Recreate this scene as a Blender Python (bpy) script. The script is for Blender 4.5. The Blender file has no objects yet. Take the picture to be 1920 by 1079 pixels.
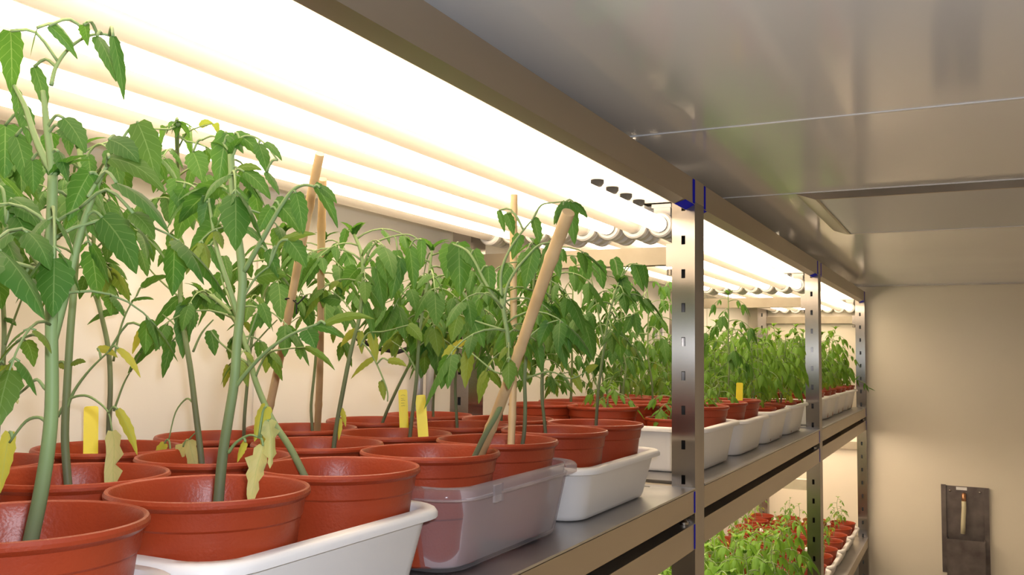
import bpy, math, random
from mathutils import Vector, Matrix
sc = bpy.context.scene
V = Vector
PI = math.pi

# ------------------------------------------------------------------ camera, world, lamp of the camera, exposure
CAM = V((0.39, 0.0, 1.75))
YAW, PITCH, ROLL, FPX = 0.4643, 0.0725, 0.0136, 1703.6
fw = V((-math.sin(YAW) * math.cos(PITCH), math.cos(YAW) * math.cos(PITCH), math.sin(PITCH)))
rt0 = V((math.cos(YAW), math.sin(YAW), 0)); up0 = rt0.cross(fw)
rt = rt0 * math.cos(ROLL) + up0 * math.sin(ROLL); up = up0 * math.cos(ROLL) - rt0 * math.sin(ROLL)
cd = bpy.data.cameras.new('camera'); cam = bpy.data.objects.new('camera', cd); sc.collection.objects.link(cam)
cd.sensor_width = 36; cd.lens = 36 * FPX / 1920; cd.clip_start = 0.01
m = Matrix((rt, up, -fw)).transposed().to_4x4(); m.translation = CAM; cam.matrix_world = m
sc.camera = cam
w = bpy.data.worlds.new('world'); sc.world = w; w.use_nodes = True
w.node_tree.nodes['Background'].inputs[0].default_value = (0.5, 0.5, 0.55, 1); w.node_tree.nodes['Background'].inputs[1].default_value = 0.02
sc.view_settings.view_transform = 'Standard'; sc.view_settings.look = 'None'
sc.view_settings.exposure = 0.15; sc.view_settings.gamma = 1.0; sc.view_settings.use_curve_mapping = False
TUBE_POWER = 7.5          # emission strength of a lit tube
TUBE_COLOR = (1.0, 0.79, 0.57)
FLASH_POWER = 4.0         # the camera's own flash
fl = bpy.data.lights.new('camera_flash', 'AREA'); fl.shape = 'RECTANGLE'; fl.size = 0.03; fl.size_y = 0.015
fl.energy = FLASH_POWER; fl.color = (0.86, 0.90, 1.0)
flo = bpy.data.objects.new('camera_flash', fl); sc.collection.objects.link(flo)
m2 = m.copy(); m2.translation = CAM + rt * 0.025 + up * 0.03; flo.matrix_world = m2

# ------------------------------------------------------------------ materials
def mat(name, col, rough=0.5, metal=0.0, spec=0.5, **k):
    M = bpy.data.materials.new(name); M.use_nodes = True
    b = M.node_tree.nodes['Principled BSDF']
    b.inputs['Base Color'].default_value = (*col, 1); b.inputs['Roughness'].default_value = rough
    b.inputs['Metallic'].default_value = metal; b.inputs['Specular IOR Level'].default_value = spec
    for a, v in k.items(): b.inputs[a.replace('_', ' ')].default_value = v
    return M
def N(M, t, **k):
    n = M.node_tree.nodes.new(t)
    for a, v in k.items(): setattr(n, a, v)
    return n
def bsdf(M): return M.node_tree.nodes['Principled BSDF']
def L(M, a, b): M.node_tree.links.new(a, b)
def noise_tint(M, c1, c2, scale, detail=3, bump=0.0, stretch=(1, 1, 1), coord='Object', bscale=None, rough=None):
    tc = N(M, 'ShaderNodeTexCoord'); mp = N(M, 'ShaderNodeMapping'); mp.inputs['Scale'].default_value = stretch
    L(M, tc.outputs[coord], mp.inputs[0])
    n = N(M, 'ShaderNodeTexNoise'); n.inputs['Scale'].default_value = scale; n.inputs['Detail'].default_value = detail
    L(M, mp.outputs[0], n.inputs['Vector'])
    r = N(M, 'ShaderNodeValToRGB'); r.color_ramp.elements[0].position = .3; r.color_ramp.elements[1].position = .7
    r.color_ramp.elements[0].color = (*c1, 1); r.color_ramp.elements[1].color = (*c2, 1)
    L(M, n.outputs['Fac'], r.inputs[0]); L(M, r.outputs[0], bsdf(M).inputs['Base Color'])
    if rough:
        mr = N(M, 'ShaderNodeMapRange'); mr.inputs['To Min'].default_value = rough[0]; mr.inputs['To Max'].default_value = rough[1]
        L(M, n.outputs['Fac'], mr.inputs[0]); L(M, mr.outputs[0], bsdf(M).inputs['Roughness'])
    if bump:
        n2 = N(M, 'ShaderNodeTexNoise'); n2.inputs['Scale'].default_value = bscale or scale * 4
        L(M, mp.outputs[0], n2.inputs['Vector'])
        bp = N(M, 'ShaderNodeBump'); bp.inputs['Strength'].default_value = bump; bp.inputs['Distance'].default_value = 0.002
        L(M, n2.outputs['Fac'], bp.inputs['Height']); L(M, bp.outputs[0], bsdf(M).inputs['Normal'])
    return M
MT = {}
MT['wall'] = noise_tint(mat('cream_wall_panel', (.84, .80, .73), .42), (.82, .78, .71), (.86, .82, .75), 3, rough=(.36, .48))
MT['end'] = noise_tint(mat('end_wall_panel', (.80, .75, .66), .35), (.80, .73, .60), (.85, .78, .65), 2.5, rough=(.28, .4))
MT['ceil'] = noise_tint(mat('ceiling_panel', (.74, .74, .76), .16, spec=.5), (.80, .79, .78), (.84, .83, .82), 2, rough=(.07, .13))
MT['floor'] = noise_tint(mat('grey_floor', (.3, .3, .3), .5), (.42, .41, .40), (.5, .49, .47), 6)
MT['seam'] = mat('ceiling_seam', (.85, .85, .85), .3)
MT['steel'] = noise_tint(mat('brushed_steel', (.5, .48, .45), .3, 1.0), (.34, .31, .28), (.44, .40, .36), 8, 4, stretch=(1, 1, .15), rough=(.22, .30))
MT['beam'] = noise_tint(mat('brushed_steel_beam', (.5, .48, .45), .3, 1.0), (.43, .375, .30), (.53, .465, .375), 8, 4, stretch=(1, .15, 1), rough=(.34, .48))
bsdf(MT['steel']).inputs['Anisotropic'].default_value = 1.0
tg_ = N(MT['steel'], 'ShaderNodeTangent', direction_type='RADIAL', axis='Z'); L(MT['steel'], tg_.outputs[0], bsdf(MT['steel']).inputs['Tangent'])
MT['deck'] = noise_tint(mat('steel_deck', (.5, .5, .5), .3, 1.0), (.42, .41, .41), (.54, .53, .52), 8, 4, stretch=(.15, 1, 1), rough=(.24, .4))
MT['galv'] = noise_tint(mat('galvanised_cross_member', (.4, .35, .27), .5, .7), (.33, .28, .21), (.42, .37, .28), 14, 4, rough=(.4, .55))
MT['dark'] = mat('slot_shade', (.02, .02, .025), .6)  # near-black colour painted as the shade in deck slits and beam gap
MT['film'] = mat('blue_protective_film', (.008, .012, .62), .7, spec=.1)
MT['panel'] = mat('white_reflector', (.74, .72, .68), .22)
MT['holder'] = mat('grey_lampholder_plastic', (.78, .76, .72), .4)
MT['black'] = mat('black_rubber', (.02, .02, .02), .8, spec=.2)
MT['tube_off'] = mat('unlit_tube_glass', (.80, .72, .60), .22)
MT['tube_on'] = mat('lit_tube_glass', (.9, .9, .9), .3)
b = bsdf(MT['tube_on']); b.inputs['Emission Color'].default_value = (*TUBE_COLOR, 1); b.inputs['Emission Strength'].default_value = TUBE_POWER
tl_ = N(MT['tube_off'], 'ShaderNodeBsdfTranslucent'); tl_.inputs[0].default_value = (.90, .86, .81, 1); mx_ = N(MT['tube_off'], 'ShaderNodeMixShader'); mx_.inputs[0].default_value = .5
bsdf(MT['tube_off']).inputs['Base Color'].default_value = (.46, .44, .40, 1)
L(MT['tube_off'], bsdf(MT['tube_off']).outputs[0], mx_.inputs[1]); L(MT['tube_off'], tl_.outputs[0], mx_.inputs[2]); L(MT['tube_off'], mx_.outputs[0], MT['tube_off'].node_tree.nodes['Material Output'].inputs[0])
MT['cap'] = mat('tube_end_cap', (.7, .69, .66), .35)
MT['pot'] = noise_tint(mat('terracotta_plastic', (.31, .042, .012), .38, spec=.4), (.285, .035, .010), (.345, .049, .014), 14, bump=.13, bscale=420)
MT['soil'] = noise_tint(mat('dark_potting_soil', (.05, .03, .02), .95), (.025, .016, .01), (.09, .055, .035), 90, bump=.8)
MT['tray'] = noise_tint(mat('white_tray_plastic', (.80, .78, .76), .38, Subsurface_Weight=.0), (.78, .76, .74), (.83, .81, .79), 5)
MT['cane'] = noise_tint(mat('bamboo', (.60, .36, .15), .5), (.50, .33, .15), (.72, .52, .28), 25, 4, bump=.2, stretch=(1, 1, .1))
MT['label'] = mat('yellow_label_plastic', (.95, .78, .0), .45)
MT['ink'] = mat('faded_pencil', (.35, .3, .05), .6)
MT['lampgrey'] = mat('grey_diffuser', (.50, .51, .54), .3)
MT['box'] = noise_tint(mat('dull_steel_box', (.22, .19, .17), .4, .8), (.16, .13, .12), (.26, .22, .20), 20, rough=(.35, .55))
MT['hose'] = mat('cream_hose', (.62, .56, .38), .45)
MT['copper'] = mat('copper_fitting', (.55, .28, .15), .3, .8)
MT['white'] = mat('white_label', (.85, .85, .85), .4)
MT['conduit'] = mat('grey_conduit', (.42, .42, .44), .4, .6)
def clear_plastic():
    M = bpy.data.materials.new('clear_tray_plastic'); M.use_nodes = True; nt = M.node_tree
    b = bsdf(M); b.inputs['Base Color'].default_value = (.85, .83, .86, 1); b.inputs['Roughness'].default_value = .12
    tr = N(M, 'ShaderNodeBsdfTransparent'); tr.inputs[0].default_value = (.93, .92, .94, 1)
    fr = N(M, 'ShaderNodeFresnel'); fr.inputs[0].default_value = 1.45
    ad = N(M, 'ShaderNodeMath', operation='MULTIPLY_ADD'); ad.inputs[1].default_value = .45; ad.inputs[2].default_value = .06; ad.use_clamp = True
    mx = N(M, 'ShaderNodeMixShader')
    L(M, fr.outputs[0], ad.inputs[0]); L(M, ad.outputs[0], mx.inputs[0]); L(M, tr.outputs[0], mx.inputs[1]); L(M, b.outputs[0], mx.inputs[2])
    L(M, mx.outputs[0], nt.nodes['Material Output'].inputs[0]); return M
MT['clear'] = clear_plastic()
def leaf_mat(name, g1, g2, gy, stem=False):
    """green leaf; the 'tint' attribute turns single leaves yellow, UV draws the veins"""
    M = mat(name, g1, .55, spec=.35); nt = M.node_tree; b = bsdf(M)
    at = N(M, 'ShaderNodeAttribute', attribute_name='tint'); oi = N(M, 'ShaderNodeObjectInfo')
    tc = N(M, 'ShaderNodeTexCoord'); n = N(M, 'ShaderNodeTexNoise'); n.inputs['Scale'].default_value = 22; L(M, tc.outputs['Object'], n.inputs['Vector'])
    mx = N(M, 'ShaderNodeMix', data_type='RGBA'); mx.inputs[6].default_value = (*g1, 1); mx.inputs[7].default_value = (*g2, 1)
    ad = N(M, 'ShaderNodeMath', operation='MULTIPLY_ADD'); L(M, n.outputs['Fac'], ad.inputs[0]); ad.inputs[1].default_value = 1.2; ad.inputs[2].default_value = -.35
    a2 = N(M, 'ShaderNodeMath', operation='MULTIPLY_ADD'); L(M, oi.outputs['Random'], a2.inputs[0]); a2.inputs[1].default_value = .35; L(M, ad.outputs[0], a2.inputs[2]); a2.use_clamp = True
    L(M, a2.outputs[0], mx.inputs[0])
    my = N(M, 'ShaderNodeMix', data_type='RGBA'); my.inputs[7].default_value = (*gy, 1); L(M, mx.outputs[2], my.inputs[6])
    fa = N(M, 'ShaderNodeMath', operation='MULTIPLY_ADD'); L(M, n.outputs['Fac'], fa.inputs[0]); fa.inputs[1].default_value = .5; fa.inputs[2].default_value = .75
    fb = N(M, 'ShaderNodeMath', operation='MULTIPLY'); L(M, at.outputs['Fac'], fb.inputs[0]); L(M, fa.outputs[0], fb.inputs[1]); fb.use_clamp = True
    L(M, fb.outputs[0], my.inputs[0]); out = my.outputs[2]
    if not stem:
        uv = N(M, 'ShaderNodeUVMap'); sp = N(M, 'ShaderNodeSeparateXYZ'); L(M, uv.outputs[0], sp.inputs[0])
        def mth(op, a, bb=None, c=None):
            q = N(M, 'ShaderNodeMath', operation=op)
            for i, x in enumerate((a, bb, c)):
                if x is None: continue
                if isinstance(x, (int, float)): q.inputs[i].default_value = x
                else: L(M, x, q.inputs[i])
            return q.outputs[0]
        ax = mth('ABSOLUTE', mth('SUBTRACT', sp.outputs[0], .5))
        mid = mth('LESS_THAN', ax, .022)
        fr = mth('FRACT', mth('MULTIPLY_ADD', sp.outputs[1], 7.0, mth('MULTIPLY', ax, -3.5)))
        side = mth('LESS_THAN', fr, .10)
        vv = mth('MULTIPLY', mth('MAXIMUM', mid, mth('MULTIPLY', side, .6)), .38)
        mv = N(M, 'ShaderNodeMix', data_type='RGBA'); L(M, vv, mv.inputs[0]); L(M, out, mv.inputs[6]); mv.inputs[7].default_value = (.26, .40, .13, 1)
        out = mv.outputs[2]
        tr = N(M, 'ShaderNodeBsdfTranslucent'); hs = N(M, 'ShaderNodeHueSaturation'); hs.inputs['Value'].default_value = 1.5; hs.inputs['Hue'].default_value = .485
        L(M, out, hs.inputs['Color']); L(M, hs.outputs[0], tr.inputs[0])
        ms = N(M, 'ShaderNodeMixShader'); ms.inputs[0].default_value = .38; L(M, b.outputs[0], ms.inputs[1]); L(M, tr.outputs[0], ms.inputs[2])
        L(M, ms.outputs[0], nt.nodes['Material Output'].inputs[0])
        bp = N(M, 'ShaderNodeBump'); bp.inputs['Strength'].default_value = .35; bp.inputs['Distance'].default_value = .0008; L(M, fr, bp.inputs['Height']); L(M, bp.outputs[0], b.inputs['Normal'])
    L(M, out, b.inputs['Base Color'])
    return M
MT['leaf'] = leaf_mat('tomato_leaf', (.034, .130, .015), (.088, .220, .028), (.52, .50, .06))
MT['leaf_young'] = leaf_mat('young_tomato_leaf', (.090, .235, .018), (.20, .37, .040), (.60, .55, .05))
MT['leaf_dry'] = leaf_mat('withered_leaf', (.42, .45, .15), (.64, .60, .28), (.62, .55, .25))
MT['stem'] = leaf_mat('green_stem', (.18, .27, .10), (.27, .36, .15), (.085, .070, .05), True)

# ------------------------------------------------------------------ mesh helpers
class MB:
    def __init__(s): s.v = []; s.f = []; s.mi = []; s.tint = []; s.uv = {}; s.t = 0.0
    def add(s, vs, fs, mi=0, uvs=None):
        o = len(s.v); s.v += [tuple(q) for q in vs]; s.tint += [s.t] * len(vs)
        if uvs:
            for i, q in enumerate(uvs): s.uv[o + i] = q
        for f in fs: s.f.append(tuple(o + i for i in f)); s.mi.append(mi)
    def box(s, x0, x1, y0, y1, z0, z1, mi=0):
        vs = [(x, y, z) for x in (x0, x1) for y in (y0, y1) for z in (z0, z1)]
        s.add(vs, [(0, 1, 3, 2), (4, 6, 7, 5), (0, 4, 5, 1), (2, 3, 7, 6), (0, 2, 6, 4), (1, 5, 7, 3)], mi)
    def loops(s, loops, close=True, cap0=False, cap1=False, mi=0):
        n = len(loops[0]); vs = [p for l in loops for p in l]; fs = []
        for i in range(len(loops) - 1):
            for j in range(n if close else n - 1):
                k = (j + 1) % n; fs.append((i * n + j, i * n + k, (i + 1) * n + k, (i + 1) * n + j))
        if cap0: fs.append(tuple(reversed(range(n))))
        if cap1: fs.append(tuple((len(loops) - 1) * n + j for j in range(n)))
        s.add(vs, fs, mi)
    def lathe(s, prof, c=(0, 0, 0), n=40, cap0=False, cap1=False, axis='Z', mi=0):
        ls = []
        for r, z in prof:
            l = []
            for j in range(n):
                a = 2 * PI * j / n; x, y = r * math.cos(a), r * math.sin(a)
                l.append((c[0] + x, c[1] + y, c[2] + z) if axis == 'Z' else (c[0] + x, c[1] + z, c[2] - y) if axis == 'Y' else (c[0] + z, c[1] + x, c[2] + y))
            ls.append(l)
        s.loops(ls, True, cap0, cap1, mi)
    def tube(s, pts, radii, n=8, cap=True, mi=0, tints=None):
        pts = [V(q) for q in pts]; ls = []
        ref = None
        for i, q in enumerate(pts):
            t = (pts[min(i + 1, len(pts) - 1)] - pts[max(i - 1, 0)]).normalized()
            if ref is None: ref = t.orthogonal().normalized()
            a = (ref - t * ref.dot(t)); a = a.normalized() if a.length > 1e-6 else t.orthogonal().normalized(); ref = a; b = t.cross(a)
            r = radii[i] if isinstance(radii, (list, tuple)) else radii
            ls.append([q + a * (r * math.cos(2 * PI * j / n)) + b * (r * math.sin(2 * PI * j / n)) for j in range(n)])
        o = len(s.v); s.loops(ls, True, cap, cap, mi)
        if tints:
            for i in range(len(pts)):
                for j in range(n): s.tint[o + i * n + j] = tints[i]
    def mesh(s, name, mats, smooth=True, sharp=None):
        me = bpy.data.meshes.new(name); me.from_pydata(s.v, [], s.f)
        for q in (mats if isinstance(mats, (list, tuple)) else [mats]): me.materials.append(q)
        me.polygons.foreach_set('material_index', s.mi); me.polygons.foreach_set('use_smooth', [smooth] * len(s.f))
        if any(s.tint):
            a = me.attributes.new('tint', 'FLOAT', 'POINT'); a.data.foreach_set('value', s.tint)
        if s.uv:
            ul = me.uv_layers.new(name='UVMap')
            for lp in me.loops:
                if lp.vertex_index in s.uv: ul.data[lp.index].uv = s.uv[lp.vertex_index]
        me.update()
        if sharp is not None:
            try: me.set_sharp_from_angle(angle=math.radians(sharp))
            except Exception: pass
        return me
def link(name, me, parent=None, loc=None):
    o = bpy.data.objects.new(name, me); sc.collection.objects.link(o)
    if parent: o.parent = parent
    if loc is not None: o.location = loc
    return o
def thing(name, label, cat, loc=(0, 0, 0), rz=0, group=None):
    o = bpy.data.objects.new(name, None); sc.collection.objects.link(o); o.empty_display_size = .05
    o.location = loc; o.rotation_euler.z = rz; o['label'] = label; o['category'] = cat
    if group: o['group'] = group
    return o
def tag(o, label, cat, group=None):
    o['label'] = label; o['category'] = cat
    if group: o['group'] = group
    return o
def struct(name, me):
    o = link(name, me); o['kind'] = 'structure'; return o
def bx(name, m, *b):
    q = MB(); q.box(*b); return struct(name, q.mesh(name, m, False))

# ------------------------------------------------------------------ the room
H = 1.75; ZC = H + .315; YW = 4.20; XW = -.50
bx('floor', MT['floor'], XW - .1, 1.3, -1.6, YW + .1, -.1, 0)
bx('ceiling', MT['ceil'], XW - .1, 1.3, -1.6, YW + .1, ZC, ZC + .1)
bx('wall_left', MT['wall'], XW - .1, XW, -1.6, YW + .1, 0, ZC)
bx('wall_end', MT['end'], XW, 1.2, YW, YW + .1, 0, ZC)
bx('wall_right', MT['wall'], 1.2, 1.3, -1.6, YW + .1, 0, ZC)
bx('wall_near', MT['wall'], XW, 1.2, -1.7, -1.6, 0, ZC)
for i, (y, wd) in enumerate(((1.232, .0022), (1.79, .0016))):
    bx('trim_%d' % (i + 1), MT['seam'], XW, 1.2, y - wd, y + wd, ZC - .0012, ZC + .001)
for i, y in enumerate((.98, 2.18, 3.45)):
    bx('trim_%d' % (i + 3), MT['wall'], XW - .001, XW + .0025, y - .004, y + .004, 0, ZC)
bx('trim_6', MT['beam'], XW, 1.2, YW - .006, YW, ZC - .006, ZC)

# ceiling lamp: shallow box with a bevelled frame, off
cl = thing('ceiling_light', 'unlit grey light panel in a steel frame on the shiny ceiling', 'ceiling light', (.44, 2.08, ZC))
q = MB(); X0, X1, Y0, Y1 = .10 - .44, .80 - .44, 1.80 - 2.08, 2.36 - 2.08
o_ = [(X0, Y0), (X1, Y0), (X1, Y1), (X0, Y1)]; i_ = [(X0 + .035, Y0 + .006), (X1 - .035, Y0 + .006), (X1 - .035, Y1 - .006), (X0 + .035, Y1 - .006)]
j_ = [(X0 + .04, Y0 + .012), (X1 - .04, Y0 + .012), (X1 - .04, Y1 - .012), (X0 + .04, Y1 - .012)]
q.loops([[(x, y, -.0002) for x, y in o_], [(x, y, -.012) for x, y in i_], [(x, y, -.012) for x, y in j_], [(x, y, -.010) for x, y in j_]])
link('frame', q.mesh('light_frame', MT['beam'], False), cl)
q = MB(); q.box(X0 + .038, X1 - .038, Y0 + .011, Y1 - .011, -.0105, -.008); link('diffuser', q.mesh('light_diffuser', MT['lampgrey'], False), cl)

# steel drain box with a hose on the end wall
db = thing('drain_box', 'dark steel drain box with a short cream hose on the end wall', 'drain box', (.37, YW, 1.0))
q = MB(); x0, x1 = -.088, .087; zt, zm, zb = .232, .025, -.16
q.box(x0, x1, -.004, -.0005, zb + .04, zt); q.box(x0, x0 + .018, -.012, -.004, zb + .06, zt + .004); q.box(x1 - .018, x1, -.012, -.004, zb + .04, zt)
q.box(x0 + .018, x0 + .021, -.055, -.004, zb, zm + .0); q.box(x1 - .021, x1 - .018, -.055, -.004, zb, zm)
link('back_plate', q.mesh('box_back', MT['box'], False), db)
q = MB(); q.box(x0 + .018, x1 - .018, -.058, -.055, zb, zm); q.box(x0 + .018, x1 - .018, -.055, -.004, zb, zb + .003); link('front_plate', q.mesh('box_front', MT['box'], False), db)
q = MB(); q.tube([(-.004, -.022, .175), (-.004, -.024, .15), (-.008, -.026, .09), (-.010, -.028, .045)], .009, 12); link('hose', q.mesh('hose', MT['hose']), db)
q = MB(); q.tube([(-.004, -.004, .20), (-.004, -.018, .20), (-.004, -.022, .172)], .0085, 12); link('hose_fitting', q.mesh('fitting', MT['copper']), db)
q = MB(); q.box(-.032, .008, -.0065, -.004, .217, .229); link('sticker', q.mesh('sticker', MT['white'], False), db)
for sx in (-.055, .055):
    q = MB(); q.lathe([(.0045, 0), (.0045, -.002), (.002, -.0035)], (sx, -.004, .212), 12, cap1=True, axis='Y'); link('screw', q.mesh('screw', MT['steel']), db)

# ------------------------------------------------------------------ shelving rack: posts, beams, decks, cross members
PY = [.131 + 1.361 * k for k in range(4)]      # far face of each front post
rack = thing('shelving_rack', 'long brushed steel shelving rack with slotted posts along the cream wall', 'shelving', (-.2, 2.1, 0))
def rk(name, q, m, parent=None, smooth=False, sharp=None):
    o = link(name, q.mesh(name, m, smooth, sharp)); par = parent or rack; o.parent = par
    base = V((-.2, 2.1, 0))
    if parent is None: o.location = -base
    return o
def post(x0, x1, y0, y1, z1, lip=1):
    q = MB(); t = .0015; xm = (x0 + x1) / 2; sw = .0032
    # near face pierced by a column of slots
    q.box(x0, xm - sw, y0, y0 + t, 0, z1); q.box(xm + sw, x1, y0, y0 + t, 0, z1)
    z = .02
    while z < z1 + .05:
        a, b_ = z, min(z + .0405, z1)
        if a < z1: q.box(xm - sw, xm + sw, y0, y0 + t, a, b_)
        z += .055
    q.box(x1 - t, x1, y0 + t, y1, 0, z1); q.box(x0, x0 + t, y0 + t, y1, 0, z1); q.box(x0 + t, x1 - t, y1 - t, y1, 0, z1)
    return q
for k, y in enumerate(PY):
    rk('post', post(-.038, 0, y - .056, y, H + .252), MT['steel'])
    q = MB(); q.box(-.0015, .0003, y - .055, y - .001, H + .25, H + .287)
    rk('post_cap', q, MT['beam'])
    rk('rear_post', post(-.452, -.414, y - .056, y, H + .252), MT['steel'])
def beam(y0, y1, zt_, h, xf=0.0, lip=.032, s=1, fold=False):
    """C channel: face, underside and top flange; the top beams have a folded-back lower edge"""
    q = MB(); t = .0015; xi = xf - s * lip
    xs = sorted((xf, xf - s * t)); q.box(xs[0], xs[1], y0, y1, zt_ - h, zt_)
    ys = sorted((xi, xf - s * t)); q.box(ys[0], ys[1], y0, y1, zt_ - t, zt_)
    if fold:
        z = zt_ - h; pr = [(xf, z), (xf - .015, z - .0075), (xf - .0165, z - .0075), (xf - .0165, z - .002), (xf - t, z + .001)]
        q.loops([[(x, y, zz) for x, zz in pr] for y in (y0, y1)], True, True, True)
    else:
        q.box(ys[0], ys[1], y0, y1, zt_ - h, zt_ - h + t)
        e = sorted((xi, xi + s * t)); q.box(e[0], e[1], y0, y1, zt_ - h, zt_ - h + .012)
    return q
LEV = [0.0, -.545]
for k in range(3):
    y0, y1 = PY[k] + .0005, PY[k + 1] - .0565
    o = rk('top_beam', beam(y0, y1, H + .286, .041, fold=True), MT['beam'])
    for (ya, yb) in ((y0, y0 + .010), (y1 - .012, y1)):
        q = MB(); q.box(.0002, .0008, ya, yb, H + .246, H + .285); q.add([(.0004, e_, H + .2445) for e_ in ((yb - .055, yb) if ya > y0 else (ya, ya + .02))] + [(-.0150, e_, H + .2372) for e_ in ((yb - .065, yb) if ya > y0 else (ya, ya + .02))], [(0, 1, 3, 2)])
        rk('protective_film', q, MT['film'], o)
    rk('rear_beam', beam(y0, y1, H + .286, .041, -.452, .032, -1), MT['beam'])
    for z in (-.208, -.753):
        o = rk('shelf_beam', beam(y0, y1, H + z - .0048, .0352, 0, .03), MT['beam'])
        if z > -.5:
            q = MB(); q.box(.0002, .0008, y1 - .006, y1, H + z - .039, H + z - .006); rk('protective_film', q, MT['film'], o)
        rk('rear_beam', beam(y0, y1, H + z, .04, -.452, .03, -1), MT['beam'])
        if z > -.5:
            o = rk('lamp_beam', beam(y0, y1, H + z - .056, .040), MT['beam'])
            q = MB(); q.box(.0002, .0008, y1 - .006, y1, H + z - .095, H + z - .057); rk('protective_film', q, MT['film'], o)
            q = MB(); q.lathe([(.007, 0), (.007, .004), (.004, .007)], (-.012, y1 - .02, H + z - .0558), 16, cap0=True, cap1=True); rk('bolt', q, MT['steel'], None, True, 40)
            q = MB(); q.box(-.0305, -.030, y0, y1, H + z - .056, H + z - .040); rk('gap_shade', q, MT['dark'])  # thin dark sheet added behind the beam gap as its shade
        # unpierced deck; dark strips laid near the posts stand for shaded slits
        q = MB(); q.box(-.450, .0012, y0, y1, H + z - .0032, H + z - .0005); q.box(-.450, -.003, y0, y1, H + z - .0048, H + z - .0032); d = rk('deck', q, MT['deck'])
        if z > -.5:
            for s_ in range(3):
                q = MB(); q.box(-.125, -.065, y1 - .03 - s_ * .035, y1 - .027 - s_ * .035, H + z - .0006, H + z); rk('slit_shade', q, MT['dark'], d)
    # reflector panels above the lamps (upper and lower level)
    q = MB(); q.box(-.405, -.0170, y0 + .001, y1 - .001, H + .2515, H + .256); rf = rk('reflector_panel', q, MT['panel'])
    if k == 0:
        for s_ in range(4):
            q = MB(); q.lathe([(.0095, 0), (.0095, -.005), (.0065, -.009), (.005, -.009)], (-.083, 1.215 + s_ * .062, H + .2515), 20, cap1=True); rk('grommet', q, MT['black'], rf, True, 40)
    q = MB(); q.box(-.372, -.0335, y0 + .004, y1 - .004, H - .2625, H - .2585); rk('reflector_panel', q, MT['panel'])
for k in range(4):
    y = PY[k]
    for z in ((.150, .180), (-.39, -.36), (-.24, -.212), (-.79, -.757)):
        q = MB(); q.box(-.414, -.038, y - .040, y - .0385, H + z[0], H + z[1]); q.box(-.414, -.038, y - .0385, y - .016, H + z[1] - .0015, H + z[1]); q.box(-.414, -.038, y - .0385, y - .016, H + z[0], H + z[0] + .0015)
        rk('cross_member', q, MT['galv'])
    if k:
        q = MB(); q.box(-.052, -.038, y - .0425, y - .0402, H + .146, H + .184); q.tube([(-.045, y - .0400, H + .142), (-.045, y - .0400, H + .132)], .006, 12); rk('bracket', q, MT['steel'])
        q = MB()
        for dx in (0, .022):
            q.tube([(-.478 + dx, y - .12, H - .20), (-.478 + dx, y - .12, H + .10)], .007, 10)
        tag(link('conduit', q.mesh('conduit', MT['conduit'])), 'pair of grey steel conduits on the wall near the %s rear post' % ('first', 'second', 'third')[k - 1], 'conduit', 'conduits on the cream wall')
# black cable looping along the wall
q = MB(); q.tube([(-.488, 1.20, H + .02), (-.475, 1.24, H + .005), (-.470, 1.29, H + .0), (-.475, 1.35, H + .01), (-.485, 1.40, H + .035), (-.488, 1.42, H + .08)], .004, 8); q.box(-.495, -.470, 1.43, 1.46, H + .03, H + .09)
tag(link('power_cable', q.mesh('power_cable', MT['black'])), 'black cable with plug looping along the cream wall behind the plants', 'cable')

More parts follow.
